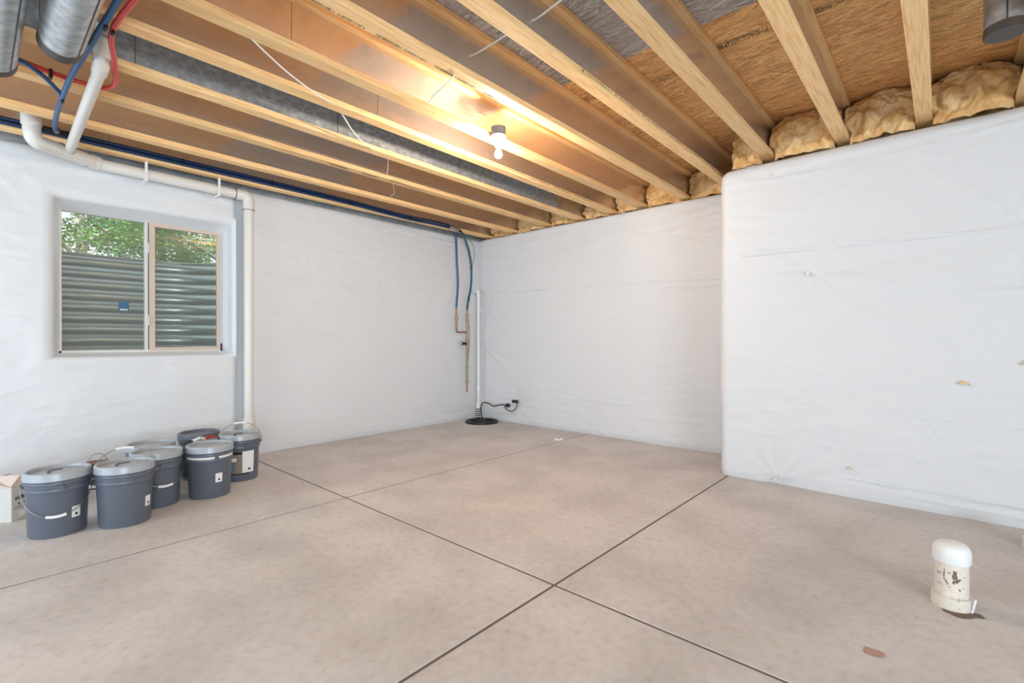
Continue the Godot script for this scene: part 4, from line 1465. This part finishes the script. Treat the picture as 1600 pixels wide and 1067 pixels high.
func pails() -> void:
	var small := func(x: float, d: float, by: float, low := 0.10, high := 0.165, half := 0.17) -> Array:
		var a := toward_camera(x, d, by)
		return [[a, low, high, half, M.label, "paper_label"], [a - half * 0.05, low + 0.012, low + 0.026, half * 0.28, M.ink_flat, "printed_mark", 0.0014]]
	# body turns are 0, so label angles are in the room's axes
	pail("grey pail nearest the camera, handle and white grip hanging down its front", -3.976, 0.350, {"turn": 0.0, "arc": true, "arc_turn": 0.7, "handle": false, "labels": small.call(-3.976, 0.350, -0.62)})
	hung_handle(get_node("pail"), toward_camera(-3.976, 0.350) + 0.05, 0.17)
	pail("grey pail second from the left in the front row, its wire handle standing up", -3.873, 0.653, {"arc": true, "arc_turn": 0.9, "handle": false, "labels": small.call(-3.873, 0.653, -0.98)})
	raised_handle(get_node("pail_001"), toward_camera(-3.873, 0.653), 0.20, -0.75)
	pail("grey pail behind the second front pail, handle hanging, white lid glare", -4.13, 0.872, {"handle": false})
	hung_handle(get_node("pail_002"), toward_camera(-4.13, 0.872) - 0.35, 0.15)
	pail("grey pail in the back row, mostly hidden, only its lid rim showing behind another lid", -4.46, 0.905, {"handle": false})
	pail("grey pail standing apart in front, with a clear taped rim and small white label", -4.087, 1.191, {"handle": false, "labels": small.call(-4.087, 1.191, -0.42, 0.115, 0.18)})
	var tape := Shape.new()
	tape.lathe([Vector2(0.1465, 0.288), Vector2(0.1475, 0.305)], 48)
	part("tape", tape, M.label, get_node("pail_004"), "torn clear tape round the rim")
	var a5 := toward_camera(-4.385, 1.50)
	pail("grey pail by the drain pipe with a large brown and white product label", -4.385, 1.50, {"arc": true, "arc_turn": 0.9, "handle": false, "labels": [[a5 + 0.45, 0.065, 0.235, 0.62, M.label_brown, "front_label"], [a5 + 0.40, 0.222, 0.243, 0.62, M.ink_flat, "label_band", 0.0014], [a5 + 0.30, 0.058, 0.068, 0.80, M.ink_flat, "label_edge", 0.0014], [a5 - 0.45, 0.070, 0.245, 0.33, M.label, "white_label", 0.0018], [a5 + 0.62, 0.095, 0.135, 0.28, M.label_cyan, "label_picture", 0.0018], [a5 - 0.50, 0.09, 0.105, 0.08, M.ink_flat, "printed_mark", 0.0024], [a5 + 0.40, 0.165, 0.195, 0.22, M.label, "label_lettering_patch", 0.0014]]})
	raised_handle(get_node("pail_005"), toward_camera(-4.385, 1.50), 0.19, -0.70)
	pail("grey pail at the wall behind the others, its lid dusty, navy label", -4.69, 1.287, {"lid": M.pail, "handle": false, "labels": [[toward_camera(-4.69, 1.287) + 0.3, 0.03, 0.235, 0.9, M.label_navy, "navy_label"]]})
	var tub := pail("small narrow grey tub squeezed between three larger pails, a rag on its lid", -4.42, 1.255, {"handle": false})
	tub.scale = Vector3(0.54, 0.955, 0.54)
	raised_handle(tub, toward_camera(-4.42, 1.255), 0.11, -1.1)
	var rag := thing("rag", "small red and white rag lying on the narrow tub", "rag", V(-4.42, 0.3495, 1.255))
	var rs := Shape.new()
	var rn := noise(601, 1.0, 3)
	for half in 2:
		var pts := []
		var uvs := []
		for i in 13:
			var row := PackedVector3Array()
			var u := PackedVector2Array()
			for j in 13:
				var px := (i - 6) / 6.0 * 0.04
				var pz := (j - 6) / 6.0 * 0.05
				var r := sqrt(px * px + pz * pz)
				row.append(Vector3(px, 0.002 + maxf(0.0, 0.03 - r * 0.45) + absf(rn.get_noise_2d(px * 40.0, pz * 40.0 + half * 9)) * 0.014, pz + (half - 0.5) * 0.08))
				u.append(Vector2(i, j))
			pts.append(row)
			uvs.append(u)
		var one := Shape.new()
		one.sheet(pts, uvs, Vector3.UP)
		part("cloth" if half == 0 else "paper", one, M.dark_red if half == 0 else M.label, rag)

	# a one-gallon can
	var can := thing("paint_can", "dark green metal paint can with a rusty lid and raised bail", "can", V(-4.955, 0, 0.66))
	var cs := Shape.new()
	cs.lathe([Vector2(0.0, 0.002), Vector2(0.080, 0.002), Vector2(0.0835, 0.0), Vector2(0.0845, 0.004), Vector2(0.0825, 0.008), Vector2(0.0825, 0.182), Vector2(0.0845, 0.186), Vector2(0.0845, 0.193), Vector2(0.080, 0.195), Vector2(0.077, 0.19)], 40)
	part("body", cs, M.green_can, can)
	var cl := Shape.new()
	cl.lathe([Vector2(0.0, 0.191), Vector2(0.06, 0.191), Vector2(0.064, 0.196), Vector2(0.074, 0.196), Vector2(0.077, 0.19)], 40)
	part("lid", cl, M.rust, can, "rusty brown lid")
	var band := Shape.new()
	band.lathe([Vector2(0.083, 0.01), Vector2(0.0832, 0.034)], 40)
	part("label_band", band, M.label, can)
	var bail := Shape.new()
	var bp := []
	for k in 17:
		var a := PI * k / 16.0
		bp.append(Vector3(-cos(a) * 0.05 * 0.75 - 0.0, 0.165 + sin(a) * 0.095, -cos(a) * 0.07))
	bail.tube(bp, 0.0022, 8)
	part("bail", bail, M.wire, can)

	# the carton at the picture's left edge
	var box := thing("carton", "white cardboard box with open top flaps at the left edge", "box", V(-4.39, 0, 0.172), 0.0)
	var ux := Vector3(-0.094, 0, -0.073).normalized()   # along the printed side, away from the near corner
	var uz := Vector3(-0.073, 0, 0.094).normalized()    # along the other side, out of the picture
	uz = (-ux.cross(Vector3.UP)).normalized()
	if uz.z < 0.0:
		uz = -uz
	var long := 0.20
	var wide := 0.26
	var high := 0.215
	var t := 0.004
	var corner := func(u: float, w: float, y: float) -> Vector3:
		return ux * u + uz * w + Vector3(0, y, 0)
	var wall := func(u0: float, u1: float, w0: float, w1: float, y0: float, y1: float) -> Shape:
		var s := Shape.new()
		s.block(Vector3(u0, y0, w0), Vector3(u1, y1, w1), 0.001, Transform3D(Basis(ux, Vector3.UP, uz), Vector3.ZERO))
		return s
	var sides := [wall.call(0.0, long, 0.0, t, 0.0, high), wall.call(0.0, long, wide - t, wide, 0.0, high), wall.call(0.0, t, t, wide - t, 0.0, high), wall.call(long - t, long, t, wide - t, 0.0, high)]
	for s in sides:
		part("side", s, M.card, box)
	part("bottom", wall.call(t, long - t, t, wide - t, 0.0, t), M.card, box)
	var flap := func(a: Vector3, b: Vector3, out: Vector3) -> void:
		var s := Shape.new()
		var up := Vector3(0, t, 0)
		s.face(a, b, b + out, a + out, Vector3.UP)
		s.face(a - up, b - up, b + out - up, a + out - up, Vector3.DOWN)
		s.face(a + out, b + out, b + out - up, a + out - up, out)
		s.face(a, a + out, a + out - up, a - up, a - b)
		s.face(b, b + out, b + out - up, b - up, b - a)
		part("flap", s, M.card_inside, box)
	flap.call(corner.call(0.0, t, high), corner.call(long, t, high), uz * 0.10 + Vector3(0, 0.035, 0))
	flap.call(corner.call(0.0, wide - t, high), corner.call(long, wide - t, high), -uz * 0.11 + Vector3(0, 0.05, 0))
	flap.call(corner.call(t, 0.01, high), corner.call(t, wide - 0.01, high), ux * 0.075 + Vector3(0, 0.062, 0))
	# print on the side that faces the pail
	var out := -uz
	var word := TextMesh.new()
	var font := SystemFont.new()
	font.font_names = PackedStringArray(["Droid Sans"])
	font.font_weight = 700
	word.font = font
	word.text = "HOMEC"
	word.font_size = 32
	word.pixel_size = 0.00105
	word.depth = 0.0006
	var wn := part("lettering", word, M.ink_flat, box)
	wn.transform = Transform3D(Basis(ux, Vector3.UP, out), ux * 0.085 + Vector3(0, 0.138, 0) + out * 0.0005)
	var marks := Shape.new()
	for q in [[0.05, 0.062, 0.095, 0.107], [0.10, 0.112, 0.095, 0.107], [0.015, 0.075, 0.080, 0.083], [0.085, 0.15, 0.080, 0.083], [0.02, 0.10, 0.070, 0.072]]:
		marks.block(Vector3(q[0], q[2], -0.0008), Vector3(q[1], q[3], 0.0), 0.0002, Transform3D(Basis(ux, Vector3.UP, uz), Vector3.ZERO))
	part("printed_mark", marks, M.ink_flat, box)
	var lab := Shape.new()
	lab.block(Vector3(0.06, 0.018, -0.0008), Vector3(0.14, 0.05, 0.0), 0.0002, Transform3D(Basis(ux, Vector3.UP, uz), Vector3.ZERO))
	part("paper_label", lab, M.label, box)


# a wire bail that hangs down against a pail on the side at angle a
func hung_handle(p: Node3D, a: float, drop: float) -> void:
	var pts := []
	for k in 33:
		var t := k / 32.0
		var b := a - PI / 2 + PI * t
		var sag := pow(sin(PI * t), 0.75)
		var y := 0.298 - sag * drop
		pts.append(Vector3(cos(b), 0, sin(b)) * (0.160 - 0.012 * sag) + Vector3(0, y, 0))
	handle(p, pts)


# a wire bail that stands up over the lid, ears across angle a, leaning back
func raised_handle(p: Node3D, a: float, high: float, lean: float) -> void:
	var across := Vector3(cos(a - PI / 2), 0, sin(a - PI / 2))
	var back := Vector3(cos(a), 0, sin(a)) * sin(lean) + Vector3.UP * cos(lean)
	var pts := []
	for k in 33:
		var t := PI * k / 32.0
		pts.append(Vector3(0, 0.298, 0) - across * cos(t) * 0.161 + back * pow(sin(t), 0.85) * high)
	handle(p, pts)


func handle(p: Node3D, pts: Array) -> void:
	var h := Shape.new()
	h.tube(pts, 0.0026, 8)
	var hp := part("handle", h, M.wire, p)
	var g := Shape.new()
	g.tube(pts.slice(13, 20), 0.009, 12)
	part("grip", g, M.grip, hp, "white plastic grip")
	for k in [0, 32]:
		var e := Shape.new()
		e.tube([pts[k] * Vector3(0.9, 1, 0.9), pts[k]], 0.011, 12)
		part("hook", e, M.pail_dark, hp)


func cables() -> void:
	var c := func(label: String, pts: Array, r: float, m: Material):
		var s := Shape.new()
		s.tube(curve(pts, 8), r, 10)
		solo("electric_cable", s, m, label, "cable", "cables hanging from the joists")
	c.call("white cable hanging slack between the fifth and sixth joists at top left", [V(-2.545, 2.70, 0.80), V(-2.58, 2.66, 0.93), V(-2.70, 2.635, 1.15), V(-2.80, 2.63, 1.36), V(-2.89, 2.655, 1.52), V(-2.93, 2.70, 1.56)], 0.0045, M.cable)
	c.call("short curved cable end hanging between the sixth and seventh joists", [V(-2.06, 2.65, 1.825), V(-2.20, 2.645, 1.86), V(-2.34, 2.65, 1.895), V(-2.43, 2.67, 1.95), V(-2.50, 2.70, 1.98)], 0.0042, M.cable)
	c.call("white cable crossing under the seventh joist at top centre", [V(-1.575, 2.775, 1.895), V(-1.68, 2.762, 1.885), V(-1.83, 2.76, 1.89), V(-1.96, 2.765, 1.90), V(-2.048, 2.79, 1.92)], 0.0042, M.cable)
	c.call("pale double cable crossing the top of the picture between the eighth and ninth joists", [V(-1.088, 2.785, 1.83), V(-1.20, 2.765, 1.85), V(-1.345, 2.76, 1.864), V(-1.50, 2.762, 1.89), V(-1.562, 2.775, 1.905)], 0.0055, M.cable)
	c.call("grey cable dropping across the silver lined bay", [V(-2.96, 2.72, 1.58), V(-3.02, 2.66, 1.68), V(-3.20, 2.645, 1.88), V(-3.35, 2.655, 2.10), V(-3.38, 2.70, 2.13)], 0.0048, M.cable)
	c.call("thin cable stub poking through the third joist", [V(-3.412, 2.75, 2.28), V(-3.60, 2.70, 2.42), V(-3.76, 2.68, 2.52), V(-3.904, 2.70, 2.61)], 0.004, M.cable)
	c.call("thin cable stub poking through the second joist", [V(-3.918, 2.74, 2.70), V(-4.08, 2.71, 2.80), V(-4.28, 2.69, 2.95), V(-4.494, 2.71, 3.04)], 0.004, M.cable)


# ------------------------------------------------------------------ beyond the window
func outside() -> void:
	var ground := setting("ground")
	for q in [[-40.0, -6.62, -30.0, 30.0], [-6.62, -5.46, -30.0, 0.02], [-6.62, -5.46, 2.12, 30.0]]:
		var s := Shape.new()
		s.block(V(q[0], 0.5, q[2]), V(q[1], 1.93, q[3]), 0.0)
		part("earth", s, M.soil, ground)
	var bed := Shape.new()
	bed.block(V(-6.62, 0.5, 0.0), V(-5.46, 0.85, 2.2), 0.0)
	part("gravel", bed, M.soil, ground)
	# corrugated window well
	var well := thing("window_well", "curved corrugated steel window well seen through the window", "window well", V(-6.0, 0.85, 1.08))
	var plan := []
	var corners := [Vector2(-5.46, 0.18), Vector2(-5.78, 0.18), Vector2(-6.34, 0.40), Vector2(-6.42, 0.80), Vector2(-6.42, 1.32), Vector2(-6.32, 1.68), Vector2(-5.95, 1.98), Vector2(-5.46, 2.04)]
	for k in corners.size() - 1:
		for s in 8:
			plan.append(corners[k].cubic_interpolate(corners[k + 1], corners[maxi(k - 1, 0)], corners[mini(k + 2, corners.size() - 1)], s / 8.0))
	plan.append(corners[-1])
	var pts := []
	var uvs := []
	var y := 0.86
	var period := 0.1135
	while y <= 2.012:
		var row := PackedVector3Array()
		var u := PackedVector2Array()
		var w := 2.0 * pow(absf(sin(PI * (y - 2.0) / period)), 0.7) - 1.0
		for k in plan.size():
			var dir: Vector2 = (plan[mini(k + 1, plan.size() - 1)] - plan[maxi(k - 1, 0)]).normalized()
			var side := Vector2(dir.y, -dir.x)
			var p: Vector2 = plan[k] + side * w * 0.013
			row.append(V(p.x, y, p.y) - well.position)
			u.append(Vector2(k * 0.05, y))
		pts.append(row)
		uvs.append(u)
		y += period / 14.0
	var s := Shape.new()
	s.sheet(pts, uvs, Vector3.RIGHT)
	part("corrugated_sheet", s, M.well, well)
	var rim := Shape.new()
	rim.tube(plan.map(func(p): return V(p.x, 2.012, p.y) - well.position), 0.008, 8)
	part("rim", rim, M.well, well)
	# trees
	tree("pale trunked tree forking just left of the window's middle, seen through the left pane", -10.0, 1.17, 2.2, M.bark, M.leaf, 1, 26000)
	tree("slender tree with darker leaves seen through the right pane", -11.0, 3.9, 2.0, M.twig, M.leaf_dark, 2, 15000)
	tree("bushy blue-green tree behind the middle of the window", -13.0, 2.9, 2.0, M.twig, M.leaf_blue, 3, 26000)
	tree("bright green tree at the left edge of the window view", -12.5, -0.4, 2.3, M.bark, M.leaf, 4, 26000)


func tree(label: String, x: float, d: float, spread: float, bark: Material, leaf: Material, seed_: int, leaves: int) -> void:
	var r := RandomNumberGenerator.new()
	r.seed = seed_ * 91
	var o := thing("leafy_tree", label, "tree", V(x, 1.93, d), 0.0, "trees beyond the window")
	var t := Shape.new()
	var lean := 0.06 * r.randf_range(-1, 1)
	t.tube(curve([Vector3(0, -0.05, 0), Vector3(lean, 0.8, 0.02), Vector3(lean * 2, 2.0, 0.05), Vector3(lean * 3, 4.2, 0.0)], 6), 0.08, 12, true, range(19).map(func(k): return 0.085 - 0.0032 * k))
	part("trunk", t, bark, o)
	var tips := []
	for k in 9:
		var y := 0.35 + k * 0.38
		var a := r.randf() * TAU
		var reach := spread * r.randf_range(0.45, 0.9)
		var b := Shape.new()
		var p0 := Vector3(lean * y * 0.7, y, 0)
		var p1 := p0 + Vector3(cos(a) * reach * 0.45, 0.35 * reach, sin(a) * reach * 0.45)
		var p2 := p0 + Vector3(cos(a + 0.25) * reach, 0.62 * reach, sin(a + 0.25) * reach)
		var path := curve([p0, p1, p2], 6)
		b.tube(path, 0.03, 8, true, range(path.size()).map(func(q): return 0.034 - 0.0024 * q))
		part("branch", b, bark, o)
		tips.append([p0, p1, p2])
	# leaves: small bent blades, twelve thousand and more of them in clumps along the branches
	var lm := Shape.new()
	var rise := 0.012
	lm.tri(Vector3(-0.045, 0, 0), Vector3(0, rise, 0.022), Vector3(0, 0, 0), Vector3.UP, Vector3.UP, Vector3.UP)
	lm.tri(Vector3(0.05, -0.01, 0), Vector3(0, rise, 0.022), Vector3(0, 0, 0), Vector3.UP, Vector3.UP, Vector3.UP)
	lm.tri(Vector3(-0.045, 0, 0), Vector3(0, rise, -0.022), Vector3(0, 0, 0), Vector3.UP, Vector3.UP, Vector3.UP)
	lm.tri(Vector3(0.05, -0.01, 0), Vector3(0, rise, -0.022), Vector3(0, 0, 0), Vector3.UP, Vector3.UP, Vector3.UP)
	var mm := MultiMesh.new()
	mm.transform_format = MultiMesh.TRANSFORM_3D
	mm.use_colors = true
	mm.mesh = lm.mesh()
	mm.instance_count = leaves
	var clumps := []
	for k in 150:
		var q: Array = tips[r.randi() % tips.size()]
		var base: Vector3 = q[1].lerp(q[2], r.randf_range(-0.4, 1.2))
		clumps.append(base + Vector3(r.randfn(0, 0.35), r.randfn(0, 0.25), r.randfn(0, 0.35)))
	for k in leaves:
		var c: Vector3 = clumps[r.randi() % clumps.size()]
		var p := c + Vector3(r.randfn(0, 0.16), r.randfn(0, 0.13), r.randfn(0, 0.16))
		var size := r.randf_range(0.5, 1.0)
		mm.set_instance_transform(k, Transform3D(Basis.from_euler(Vector3(r.randf_range(-1.2, 1.2), r.randf() * TAU, r.randf_range(-0.9, 0.9))).scaled(Vector3.ONE * size), p))
		var g := r.randf_range(0.75, 1.25)
		mm.set_instance_color(k, Color(g, g, g * r.randf_range(0.85, 1.1)))
	var f := MultiMeshInstance3D.new()
	f.name = "foliage"
	f.multimesh = mm
	f.material_override = leaf
	f.set_meta("kind", "stuff")
	o.add_child(f, true)
